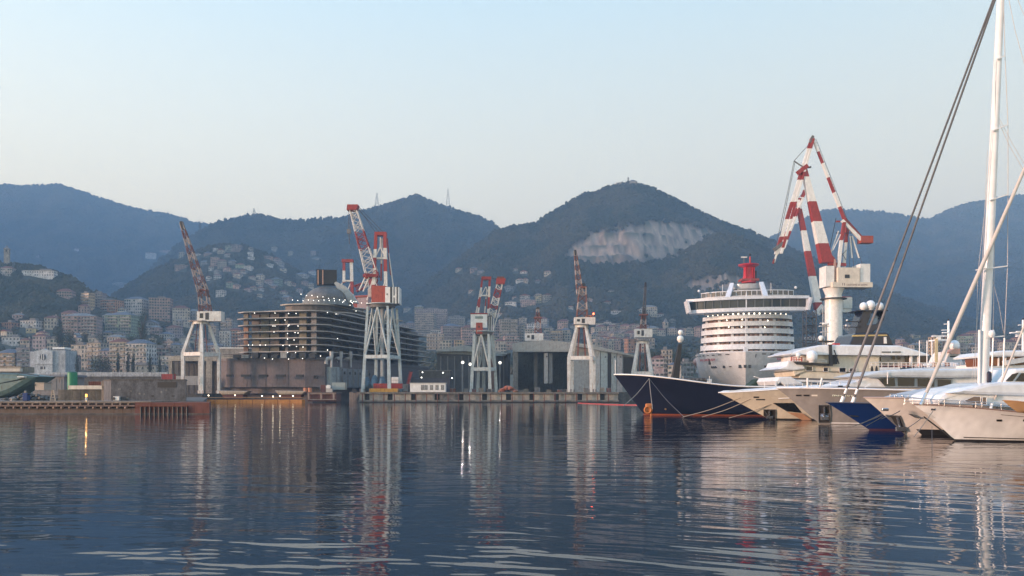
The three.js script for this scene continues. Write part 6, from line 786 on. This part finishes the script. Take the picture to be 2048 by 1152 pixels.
{ // F: the big cream yacht with the long white roof, behind
  const D = 112, h = hullMaker({ bow: { x: X(1490, D + 4), z: -D - 4 }, ang: 0.06, L: 60, B: 10, hBow: 3.3, hMid: 3.4, rake: 5, full: 0.3, fine: 0.5 });
  const t = new Thing('cream_superyacht', 'large cream yacht with long white roof and square windows', 'yacht', V(X(1650, D), 0, -D)); t.part('hull', h.all(), gel);
  t.part('lower_deckhouse', [prism([[1592, 776], [1600, 748], [1610, 742], [1720, 746], [1800, 750], [1800, 785], [1592, 785]], D, 8, 0.15)], gelCream); t.part('bridge_deck', [prism([[1603, 712], [1605, 702], [1706, 704], [1760, 706], [1760, 745], [1612, 743], [1590, 752], [1586, 744], [1598, 730]], D - 0.2, 8.4, 0.15)], gelCream);
  t.part('bridge_wing', [prism([[1556, 738], [1572, 731], [1576, 722], [1588, 720], [1602, 722], [1612, 738], [1590, 741], [1566, 740]], D - 0.6, 9, 0.2)], gel); t.part('lower_wing', [prism([[1552, 762], [1557, 754], [1582, 753], [1600, 762], [1612, 770], [1570, 772], [1562, 766], [1556, 770]], D - 0.6, 9, 0.2)], gel); t.part('wing_post', [pbox(1551, 762, 1554, 777, D - 0.6, 0.3)], gel);
  t.part('dark_bulwark', [prism([[1587, 723], [1600, 724], [1668, 728], [1664, 731.5], [1594, 729]], D - 0.8, 9.6)], M.dark); t.part('rubbing_rail', [prism([[1586, 755], [1700, 759], [1700, 762], [1590, 758.5]], D - 0.5, 0.5)], mat(0.12, 0.12, 0.13)); t.part('side_deck', [prism([[1588, 758.8], [1700, 762.4], [1760, 765], [1760, 768], [1588, 763]], D - 0.5, 1)], gel);
  windowRow(t, [R4(1612, 733, 1625, 742), R4(1647, 735, 1656.5, 743), R4(1678.5, 735.5, 1692, 744.5), R4(1699, 736.5, 1712, 744), R4(1624, 762.5, 1635, 769.5), R4(1645, 764, 1659, 770)], D - 0.3, M.glass, gel);
  t.part('upper_saloon', [pbox(1596, 706, 1720, 727, D + 0.4, 6)], gel); windowRow(t, [R4(1600, 708, 1614, 722), R4(1634, 713, 1640, 721), R4(1645, 711, 1658, 720), R4(1750, 713, 1763, 723)], D + 0.3, M.brownGlass, gel);
  t.part('roof', [prism([[1580, 707], [1600, 699], [1640, 690], [1662, 689], [1800, 691], [1836, 701], [1860, 709], [1860, 711], [1580, 708]], D - 1, 10, 0.2)], gel); t.part('roof_slot', [pbox(1764, 703, 1782, 705, D - 1.1, 0.3)], M.dark); t.part('roof_slot', [pbox(1785, 703, 1802, 705, D - 1.1, 0.3)], M.dark);
  t.part('after_saloon', [pbox(1720, 708, 1838, 732, D + 1, 6)], mat(0.62, 0.60, 0.56)); windowRow(t, [R4(1784, 713, 1790, 719), R4(1795, 713, 1801, 719), R4(1810, 712, 1822, 726), R4(1840, 712, 1856, 728)], D + 0.8, M.brownGlass, null); for (const x of [1823, 1838]) t.part('roof_pillar', [pbox(x - 1.8, 710, x + 1.8, 733, D - 0.6, 0.4)], gel);
  t.part('sat_dome', [dome(P(1624, 712, D - 1.4), S(10.6, D), 1.05)], gel); t.part('small_dome', [dome(P(1596, 710, D - 1), S(4.6, D), 1)], gel); railing(t, [[1582, 722], [1604, 723]], D - 0.9, 8, 6, redGear, 0.05); railing(t, [[1604, 723], [1662, 727]], D - 0.9, 6, 8, M.white); railing(t, [[1740, 736], [1800, 736], [1862, 737]], D - 0.9, 11, 14, M.white, 0.045); t.part('red_cushions', [pbox(1750, 729, 1858, 734, D + 0.6, 0.5)], mat(0.30, 0.12, 0.11, { roughness: 0.9 }));
  t.part('crane_mast', [beam(P(1662, 732, D - 1), P(1660, 689, D - 1), S(6, D), S(5, D))], M.dark); t.part('crane_strut', [beam(P(1678, 728, D - 1), P(1668, 700, D - 1), S(2, D), S(2, D))], M.dark); t.part('crane_cabinet', [pbox(1664, 704, 1675, 728, D - 0.6, 0.8)], M.dark); t.part('crane_platform', [pbox(1646, 681, 1668, 684, D - 0.8, 1.4)], M.dark); t.part('red_liferaft', [pbox(1668, 686, 1681, 703, D - 0.9, 0.9, 0.15)], redGear);
  t.part('radar_mast', [bar(P(1646, 690, D), P(1646, 612, D), S(1.2, D), 6), bar(P(1652, 690, D), P(1652, 650, D), S(2.4, D), 8)], mat(0.25, 0.28, 0.31)); for (const [y, w] of [[646, 8], [652, 10], [664, 7], [682, 11]]) t.part('radar_arm', [pbox(1650 - w, y - 0.8, 1650 + w, y + 0.8, D - 0.2, 0.5)], y > 670 ? M.dark : mat(0.5, 0.52, 0.53)); t.part('radar_unit', [rbox(X(1649, D), Y(648, D), -D + 0.4, 0.9, 0.3, 0.5, 0.1)], M.white); t.part('small_dome', [dome(P(1642, 675, D - 0.3), S(5, D), 0.8)], M.white); for (const y of [640, 664]) t.part('masthead_lamp', [ball(P(1660, y, D - 0.4), S(1.3, D))], M.white);
}
{ // navy mast house of a yacht behind the roof
  const D = 128, m = mat(0.012, 0.017, 0.035, { roughness: 0.2, t: null }), t = new Thing('dark_mast_yacht', 'navy yacht top with radar arch and white satellite domes', 'yacht', P(1740, 788, D)); t.part('hull_body', [pbox(1690, 691, 1800, 800, D + 0.5, 9)], gel);
  t.part('funnel_house', [prism([[1698, 691], [1708, 670], [1712, 666], [1772, 664], [1778, 668], [1788, 691]], D, 7, 0.2)], m); t.part('gold_band', [prism([[1706, 670], [1774, 669], [1775, 671.6], [1705, 673]], D - 0.1, 0.3)], mat(0.55, 0.42, 0.2, { metalness: 0.5, roughness: 0.3 })); t.part('louvre', [prism([[1768, 674], [1773, 674], [1774, 687], [1768, 687]], D - 0.1, 0.2)], M.white);
  t.part('arch', [prism([[1710, 667], [1721, 634], [1726, 622], [1746, 621], [1738, 640], [1734, 650], [1752, 648], [1764, 634], [1770, 618], [1774, 618], [1768, 640], [1756, 656], [1745, 666]], D + 1, 3, 0.1)], m); t.part('dome_platform', [pbox(1716, 619.6, 1776, 622, D + 0.6, 4)], m); for (const [y, x0] of [[643, 1694], [654, 1690]]) t.part('light_arm', [pbox(x0, y - 0.8, 1722, y + 0.8, D + 1, 0.5)], m); for (const [x, y] of [[1694, 640.5], [1692, 651]]) t.part('arm_lamp', [ball(P(x, y, D + 1), S(2, D))], M.white);
  for (const [x, y, r] of [[1727, 612, 7.6], [1741, 609.5, 9], [1759, 612, 7.6]]) t.part('sat_dome', [dome(P(x, y, D + 2.4), S(r, D), 1)], gel);
}
{ // B: grey yacht with white superstructure
  const D = 77, h = hullMaker({ bow: { x: X(1553, D + 3), z: -D - 3 }, ang: 0.09, L: 44, B: 8.4, hBow: Y(776, D + 3), hMid: 3.25, rake: 4.2, full: 0.32, fine: 0.55, flare: 1.25, stemPow: 0.95, sheerAt: 0.4 });
  const t = new Thing('grey_motor_yacht', 'taupe grey motor yacht with anchor pocket and white decks', 'yacht', V(X(1700, D), 0, -D)); t.part('hull', h.all(), gelGrey); t.part('cap_rail', h.edge(1.0, 0.09), gel); t.part('boot_stripe', h.strip(0.02, 0.055, 0, 1, 0.02, 30, 2), gel); anchorPocket(t, h, Q4(1637.5, 810, 1660, 846)); t.part('anchor_plate', [h.plate(Q4(1639.5, 827, 1658, 834), 0.09)], M.chrome); for (const [a, b, m] of [[1592, 1603, M.black], [1607, 1619, M.black], [1623, 1635, M.white]]) t.part('hull_slot', [h.plate(Q4(a, 789.4, b, 792.4))], m);
  { const nm = text('MIRAGE', 0.36, 0.03), p = h.point(0.088, 0.78, 1, 0.12), q = h.point(0.15, 0.78, 1, 0.12); t.part('name_lettering', [nm.rotateY(-Math.atan2(q.z - p.z, q.x - p.x)).translate(p.x, p.y, p.z)], M.chrome); }
  t.part('main_deckhouse', [prism([[1680, 773], [1722, 758], [1790, 744], [1835, 738], [2080, 736], [2080, 775], [1700, 776]], D + 1.2, 6, 0.2)], gel); windowRow(t, [[[1757, 758], [1789, 756], [1791, 772], [1770, 772]], [[1796, 756], [1829, 756.5], [1829, 772], [1797, 772]], [[1836, 757], [1869, 758], [1869, 773], [1836, 773]], [[1876, 759], [1902, 760], [1902, 773], [1876, 773]]], D + 1.0, M.glass, null); t.part('window_band', [prism([[1755, 756], [1905, 757.5], [1905, 775], [1772, 774]], D + 1.1, 0.2)], mat(0.38, 0.42, 0.45));
  t.part('wide_eyebrow', [prism([[1722, 752], [1760, 742], [1800, 739], [2080, 736], [2080, 750], [1900, 757], [1800, 755], [1745, 756]], D + 0.6, 7, 0.25)], mat(0.56, 0.60, 0.62, { roughness: 0.3 })); t.part('wheelhouse', [pbox(1806, 746, 1912, 762, D + 2, 5).translate(0, 0.0, 0)], gel);
  windowRow(t, [R4(1808, 746.5, 1832, 760), R4(1832.6, 746, 1848.5, 760), R4(1855, 746, 1868, 759.5), R4(1869, 745.6, 1884, 759), R4(1885.5, 745.4, 1899, 758)].map((p) => p.map(([x, y]) => [x, y + 0])), D + 1.8, M.brownGlass, null);
  for (const x of [1678, 1683, 1696]) t.part('cleat', [pbox(x, 771, x + 3, 774, D + 0.6, 0.3)], M.dark); t.part('bow_davit', [beam(P(1729, 775, D + 0.5), P(1741, 768, D + 0.5), 0.1), bar(P(1775, 768, D + 0.5), P(1775, 744, D + 0.5), 0.04, 6)], gel); for (const x of [1615, 1640]) t.part('fender_post', [bar(P(x, 774, D + 1), P(x + (x > 1620 ? 4 : 0), 756, D + 1), S(2, D), 8)], gel);
  railing(t, [[1570, 775], [1640, 771], [1720, 766]], D + 1, 6, 12, M.chrome, 0.02);
}
{ // roof tier above the grey yacht and the bright yacht behind it
  const D = 96, t = new Thing('white_flybridge_yacht', 'white flybridge yacht with dome and radar mast behind the grey one', 'yacht', P(1900, 788, D)); t.part('hull_body', [pbox(1770, 760, 2080, 805, D + 2, 7)], gel);
  t.part('fly_deck', [prism([[1800, 742], [1826, 738], [1880, 733], [2090, 730], [2090, 748], [1980, 758], [1900, 756], [1880, 746], [1830, 744]], D, 7, 0.25)], mat(0.60, 0.63, 0.64, { roughness: 0.3 })); t.part('saloon', [prism([[1808, 745], [1900, 745], [1940, 752], [1955, 768], [1808, 770]], D + 0.8, 6)], M.brownGlass); t.part('pillar', [pbox(1849, 745, 1852, 768, D + 0.5, 0.4), pbox(1856, 745, 1858, 768, D + 0.5, 0.4), pbox(1884, 745, 1886.5, 768, D + 0.5, 0.4)], gel); t.part('brace', [beam(P(1896, 764, D + 0.4), P(1915, 749, D + 0.4), S(4, D), 0.4)], gel);
  t.part('screen', [prism([[1886, 733], [1895, 711], [1902, 702], [1920, 700], [1922, 708], [1926, 725], [1936, 734]], D + 1.5, 4, 0.15)], mat(0.62, 0.62, 0.61)); t.part('screen_slot', [pbox(1901, 711.5, 1920, 714, D + 1.4, 0.3)], M.dark); t.part('red_cover', [prism([[1898, 704], [1910, 698], [1920, 697], [1920, 708], [1904, 708]], D + 1.2, 2)], mat(0.52, 0.30, 0.24));
  t.part('sat_dome', [dome(P(1909, 690, D + 2), S(9.5, D), 1.05)], gel); t.part('arch_leg', [beam(P(1884, 722, D + 1), P(1896, 682, D + 1), S(5, D), 0.5)], gel); t.part('arch_top', [pbox(1874, 678.5, 1902, 681, D + 1, 2)], gel); t.part('radar_scanner', [pbox(1866, 671, 1892, 673, D + 1, 0.4)], gel); t.part('scanner_post', [pbox(1876, 673, 1882, 679, D + 1.1, 0.4)], gel); t.part('orange_board', [pbox(1871, 677, 1876, 734, D + 0.6, 0.2)], mat(0.62, 0.50, 0.30)); for (const x of [1839, 1854, 1864]) t.part('flag_pole', [bar(P(x, 735, D), P(x, 681, D), S(0.9, D), 6)], gel); mastArray(t, 1897, 682, 642, D + 1, gel); railing(t, [[1830, 737], [1880, 733], [1935, 732]], D - 0.2, 8, 12, M.white);
  for (let i = 0; i < 9; i++) t.part('seat_cushion', [rbox(X(1848 + i * 9, D), Y(729, D), -D - 1, 0.5, rr(0.3, 0.6), 0.6, 0.12)], i % 3 ? gel : mat(0.5, 0.27, 0.2));
}
{ // paddle boards stowed upright
  const D = 100; for (const [x, label] of [[1744, 'left of two black paddle boards standing on deck'], [1753, 'right of two black paddle boards standing on deck']]) solo('paddle_board', [new THREE.SphereGeometry(1, 14, 12).scale(S(3.2, D), S(14.5, D), 0.08).translate(X(x, D), Y(746, D), -D)], M.black, label, 'paddle board', P(x, 760, D), 'paddle boards');
}
{ // right edge: brown-windowed yacht far right
  const D = 88, t = new Thing('brown_glass_yacht', 'white yacht with brown glass cabin at the right edge', 'yacht', P(2010, 788, D)); t.part('hull_body', [pbox(1972, 728, 2120, 805, D + 2, 7)], gel); t.part('roof', [prism([[1974, 711], [1990, 703], [2006, 701], [2110, 700], [2110, 712], [1976, 714]], D, 7, 0.2)], gel); t.part('cabin_glass', [prism([[1980, 713], [2060, 713], [2060, 731], [1984, 731]], D + 0.6, 5)], mat(0.16, 0.055, 0.02, { roughness: 0.15 })); for (const x of [1998, 2012, 2028]) t.part('cabin_post', [pbox(x - 0.8, 712, x + 0.8, 732, D + 0.4, 0.3)], gel); t.part('deck_side', [prism([[1974, 733], [2090, 728], [2090, 760], [1974, 762]], D + 0.2, 6)], mat(0.55, 0.59, 0.61)); t.part('side_window', [pbox(1990, 748, 2026, 764, D, 0.3)], M.glass); mastArray(t, 2046, 706, 640, D + 1, gel); t.part('radar_arm', [pbox(2024, 664, 2060, 666.4, D + 1, 0.5)], gel); t.part('radar_arm', [pbox(2036, 671, 2060, 673, D + 1, 0.5)], gel); t.part('swept_wing', [prism([[2012, 722], [2100, 705], [2100, 716], [2014, 730]], D - 0.2, 1)], mat(0.55, 0.59, 0.61));
}
let sailTop;
{ // C: the blue sailing hull, with the two dark stays running up to its masthead out of frame
  const D = 65, h = hullMaker({ bow: { x: X(1652, D + 2), z: -D - 2 }, ang: 0.10, L: 34, B: 6.4, hBow: Y(805, D + 2), hMid: 1.75, sheerAt: 0.5, rake: 3.5, full: 0.45, fine: 0.6, flare: 1.1, stemPow: 0.95 });
  const t = new Thing('blue_sailing_yacht', 'royal blue sailing yacht hull between the grey and white bows', 'sailing yacht', V(X(1730, D), 0, -D)); t.part('hull', h.all(), mat(0.006, 0.022, 0.105, { roughness: 0.2, clearcoat: 0.6, t: null })); t.part('boot_stripe', h.strip(-0.05, 0.05, 0, 1, 0.02, 30, 2), mat(0.05, 0.02, 0.045, { t: null })); t.part('cap_rail', h.edge(1.0, 0.05), mat(0.05, 0.06, 0.09)); t.part('bow_roller', [beam(h.point(0.0, 0.52, 1, 0.3).add(V(0.1, 0, 0)), h.point(0.0, 0.52, 1, 0.3).add(V(0.9, -0.05, 0)), 0.1)], M.dark);
  const foot1 = P(1684, 802, D + 4.6), foot2 = P(1706, 803, D + 4.2), top1 = P(1994, -20, D - 2), top2 = P(1992, -6, D - 2);
  for (const [a, b] of [[foot1, top1], [foot2, top2]]) { t.part('forestay', [bar(a, b, 0.085, 8)], M.rigging); t.part('furler_drum', [bar(a.clone().lerp(b, -0.004), a.clone().lerp(b, 0.012), 0.17, 10)], gel); t.part('stay_fitting', [bar(a.clone().lerp(b, 0.02), a.clone().lerp(b, 0.034), 0.12, 8)], gel); t.part('furled_sail', [bar(a.clone().lerp(b, 0.045), a.clone().lerp(b, 0.36), 0.12, 8, 0.10)], mat(0.17, 0.17, 0.18, { roughness: 0.9 })); }
  t.part('foredeck_hatch', [pbox(1700, 805, 1712, 808, D + 3, 1)], gel); t.part('rail_fitting', [pbox(1710, 805.5, 1717, 808, D + 1, 0.2)], gel);
  for (const [x, y, lab] of [[1742, 847, 'upper'], [1750, 852, 'middle'], [1724, 853, 'lower']]) ropeLine(`${lab} pale mooring line across the blue hull`, sag(P(1786, y - 34, D - 3), P(x - 18, y, D - 5), 0.08), 0.03, M.rope, 'mooring_line', MG);
}
{ // D: pale hull with big anchor recess
  const D = 57.5, h = hullMaker({ bow: { x: X(1727, D + 2), z: -D - 2 }, ang: 0.08, L: 32, B: 7, hBow: Y(795, D + 2), hMid: 2.6, rake: 3.0, full: 0.36, fine: 0.55, flare: 1.2, stemPow: 0.95, sheerAt: 0.3 });
  const t = new Thing('pale_motor_yacht', 'pale cream yacht bow with large black anchor recess', 'yacht', V(X(1830, D), 0, -D)); t.part('hull', h.all(), mat(0.62, 0.60, 0.58, { roughness: 0.32, clearcoat: 0.4 })); t.part('boot_stripe', h.strip(-0.05, 0.15, 0.035, 1, 0.02, 30, 2), M.black); t.part('cap_rail', h.edge(1.0, 0.06), mat(0.35, 0.29, 0.27)); const pk = anchorPocket(t, h, [[1771, 830], [1800, 832], [1811, 862], [1797, 868]]); t.part('pocket_bracket', [h.plate([[1777, 834], [1782, 834], [1799, 862], [1795, 864]], 0.07)], M.steel, pk); t.part('hawse_fitting', [rbox(X(1771, D), Y(819, D), h.point(0.1, 0.75, 1, 0.05).z, 0.5, 0.22, 0.2, 0.06)], M.chrome); t.part('knuckle_line', h.edge(0.42, 0.03, 0.25, 1, 0.02), gel);
  t.part('deckhouse', [prism([[1800, 798], [1850, 785], [1900, 776], [1980, 772], [2090, 770], [2090, 800]], D + 2, 4, 0.2)], mat(0.42, 0.45, 0.48)); t.part('deck_winch', [rbox(X(1811, D), Y(797, D), -D - 1.5, 0.35, 0.5, 0.3, 0.08), rbox(X(1826, D), Y(797, D), -D - 1.5, 0.2, 0.5, 0.2, 0.06)], M.chrome); railing(t, [[1780, 797], [1830, 798], [1880, 799]], D + 1, 9, 6, M.chrome, 0.02);
  ropeLine('dark anchor line from the pale bow into the water', sag(P(1800, 822, D - 1), P(1762, 838, D - 4), 0.05), 0.03, M.rigging, 'mooring_line', MG);
}
{ // E: the white sailing yacht nearest us on the right, with the tall mast
  const D = 49, h = hullMaker({ bow: { x: X(1826, D + 2.4), z: -D - 2.4 }, ang: 0.09, L: 34, B: 7, hBow: Y(809, D + 2.4), hMid: 1.55, sheerAt: 0.3, rake: 2.6, full: 0.45, fine: 0.6, flare: 1.05, stemPow: 0.85 });
  const t = new Thing('white_sailing_yacht', 'white sailing yacht with tall cream mast at right edge', 'sailing yacht', V(X(1965, D), 0, -D - 2)), hm = mat(0.70, 0.73, 0.76, { roughness: 0.28, clearcoat: 0.5, clearcoatRoughness: 0.1 });
  t.part('hull', h.all(), hm); t.part('boot_stripe', h.strip(-0.02, 0.05, 0, 1, 0.02, 40, 2), M.black); t.part('boot_stripe', h.strip(0.09, 0.115, 0.02, 1, 0.02, 40, 2), M.black); t.part('toe_rail', h.edge(1.0, 0.05), mat(0.20, 0.13, 0.10)); t.part('cove_line', h.edge(0.84, 0.022, 0.12, 1, 0.02), M.steel); for (const x of [1993, 2046]) t.part('porthole', [h.plate(Q4(x, 839, x + 11, 843))], M.black);
  t.part('bow_shield', [h.plate([[1840, 822], [1858, 826], [1872, 836], [1852, 839]], 0.02)], mat(0.55, 0.58, 0.60, { roughness: 0.25 })); t.part('hawse_fitting', [h.plate(Q4(1862, 817, 1871, 821), 0.04)], M.chrome); t.part('bobstay_chain', [bar(h.point(0, 0.62, 1).add(V(-0.5, 0.1, 0)), h.point(0.0, 0.02, 1), 0.05, 6)], M.dark); t.part('bow_platform', [prism([[1823, 828], [1834, 830], [1850, 838], [1838, 836]], D + 2.2, 0.5)], M.steel);
  t.part('coachroof', [prism([[1876, 800], [1884, 790], [1900, 783], [1922, 776], [1950, 771], [1972, 769], [2090, 766], [2090, 815], [1880, 808]], D + 1.5, 4, 0.25)], gel); t.part('roof_eyebrow', [prism([[1898, 786], [1940, 776], [1980, 766], [2000, 764], [2090, 764], [2090, 793], [1960, 790], [1930, 788]], D + 1.2, 4.6, 0.2)], hm); windowRow(t, [[[1927, 802], [1948, 793], [1962, 793.5], [1961, 808], [1935, 805]], [[1965, 794], [1973, 794.5], [1973, 809], [1965, 808.5]]], D + 1.25, mat(0.14, 0.10, 0.085, { roughness: 0.15, t: null }), gel);
  t.part('doghouse', [prism([[2006, 766], [2022, 748], [2032, 738], [2090, 734], [2090, 768]], D + 2, 3, 0.15)], gel); windowRow(t, [[[2012, 762], [2026, 748], [2038, 745], [2026, 762]], [[2032, 762], [2044, 746], [2062, 746], [2062, 763]]], D + 1.9, M.glass, null); t.part('spray_hood', [pbox(1974, 742, 1986, 766, D + 2.6, 0.8, 0.2)], mat(0.02, 0.022, 0.05));
  railing(t, [[1810, 808], [1880, 811], [1960, 816], [2080, 823]], D + 0.6, 12, 10, M.chrome, 0.018); t.part('pulpit', [tube([P(1808, 809, D + 1), P(1810, 796, D + 1), P(1822, 795, D + 1.4), P(1870, 799, D + 0.7)], 0.025, 20, 6)], M.chrome);
  // mast with rake, spreaders, shrouds
  const zM = D + 3, mast = (f) => P(lerp(1965, 2004, f), lerp(775, -60, f), zM);
  for (let i = 0; i < 8; i++) t.part('mast_section', [bar(mast(i / 8), mast((i + 1) / 8), S(lerp(10, 6.6, i / 8), zM), 14, S(lerp(10, 6.6, (i + 1) / 8), zM))], hm);
  t.part('mast_track', [bar(P(1958, 770, zM - 0.2), P(1959, 660, zM - 0.2), S(3, zM), 8)], gel); for (const [x0, y0, x1, y1] of [[1970, 675, 2008, 672], [1952, 540, 2015, 532], [1978, 401, 2016, 389], [1984, 262, 2016, 249], [1993, 119, 2010, 111]]) t.part('spreader', [beam(P(x0, y0, zM - 0.3), P(x1, y1, zM - 0.3), S(3, zM), S(2.2, zM), S(1.8, zM))], gel);
  for (const [pts, r] of [[[[2003, 770], [2009, 676], [2015, 534], [2016, 390], [2016, 250], [2010, 112], [2006, -40]], 0.022], [[[1984, 760], [1988, 560], [1990, 410], [1990, 262], [1990, 120]], 0.016], [[[1950, 765], [1956, 545], [1972, 400], [1984, 262]], 0.014], [[[1980, 540], [1998, 610], [2008, 670]], 0.012], [[[1992, 230], [2018, 290], [2048, 342]], 0.016], [[[1996, 232], [2024, 286], [2050, 330]], 0.014], [[[2016, -10], [2030, 60], [2052, 140]], 0.018], [[[2032, -10], [2056, 50]], 0.016], [[[1975, 300], [1964, 540], [1944, 760]], 0.012]]) t.part('shroud', [pts.slice(1).map((p, i) => bar(P(...pts[i], zM - 0.2), P(...p, zM - 0.2), r, 5))], mat(0.42, 0.41, 0.41, { t: null }));
  t.part('shroud_tube', [bar(P(1983, 758, zM - 0.3), P(1987, 660, zM - 0.3), 0.05, 6), bar(P(2005, 768, zM - 0.3), P(2009, 676, zM - 0.3), 0.05, 6)], gel); t.part('mast_dome', [dome(P(1983, 667, zM - 0.3), S(6.4, zM), 1.1)], gel);
  const a = P(1842, 810, D + 2.2), b = P(2056, 322, D + 2.8); t.part('furled_headsail', [bar(a.clone().lerp(b, 0.05), a.clone().lerp(b, 0.40), S(3.4, D), 10, S(4.6, D)), bar(a.clone().lerp(b, 0.40), b, S(4.6, D), 10, S(3.2, D))], mat(0.50, 0.48, 0.45, { roughness: 0.8 })); t.part('furler_drum', [bar(a, a.clone().lerp(b, 0.05), S(4.6, D), 10, S(3, D))], M.chrome);
  const a2 = P(1989, 800, D + 1.4), b2 = P(2058, 628, D + 1.6); t.part('inner_stay', [bar(a2, b2, S(1.9, D), 8, S(2.3, D))], mat(0.50, 0.48, 0.45, { roughness: 0.8 })); t.part('stay_cover', [bar(P(1981, 818, D + 0.8), P(1985, 806, D + 0.8), 0.09, 8)], gel);
  for (const [x, y] of [[1960, 815], [2007, 818]]) t.part('fender_cleat', [rbox(X(x, D), Y(y - 2, D), -D - 0.7, 0.08, 0.14, 0.08, 0.02)], M.dark);
  ropeLine('dark mooring line from the white sailing bow to the left', sag(P(1846, 834, D - 0.2), P(1812, 858, D - 2), 0.03), 0.022, M.rigging, 'mooring_line', MG); ropeLine('taut mooring line from the white sailing bow fitting', sag(P(1866, 822, D - 0.4), P(1828, 874, D - 3), 0.03), 0.022, M.rope, 'mooring_line', MG); ropeLine('vertical mooring line below the white sailing bow', [P(1864, 853, D - 1), P(1864, 880, D - 1.4), P(1864, 890, D - 2)], 0.016, M.rigging, 'mooring_line', MG);
}
{ // wooden tender hanging at the right edge
  const D = 46, h = hullMaker({ bow: { x: X(2006, D), z: -D }, ang: 0.05, L: 3.6, B: 1.4, hBow: 0.6, hMid: 0.45, rake: 0.7, full: 0.5, fine: 0.7, draft: 0.12 }), t = new Thing('wooden_tender', 'varnished wooden tender stowed on the white sailing yacht', 'dinghy', V(X(2030, D), Y(823, D), -D));
  const up = (g) => g.map((q) => q.translate(0, Y(822, D), 0)); t.part('hull', up([...h.strip(-0.8, 1), h.transom()]), mat(0.42, 0.27, 0.14, { roughness: 0.35, clearcoat: 0.5 })); t.part('gunwale', up(h.edge(1, 0.035)), teak); t.part('seat', up([h.deck(0.6)]), gel);
}

scene.traverse((o) => { if (o.isMesh) { o.castShadow = true; o.receiveShadow = true; } });
renderer.render(scene, camera);
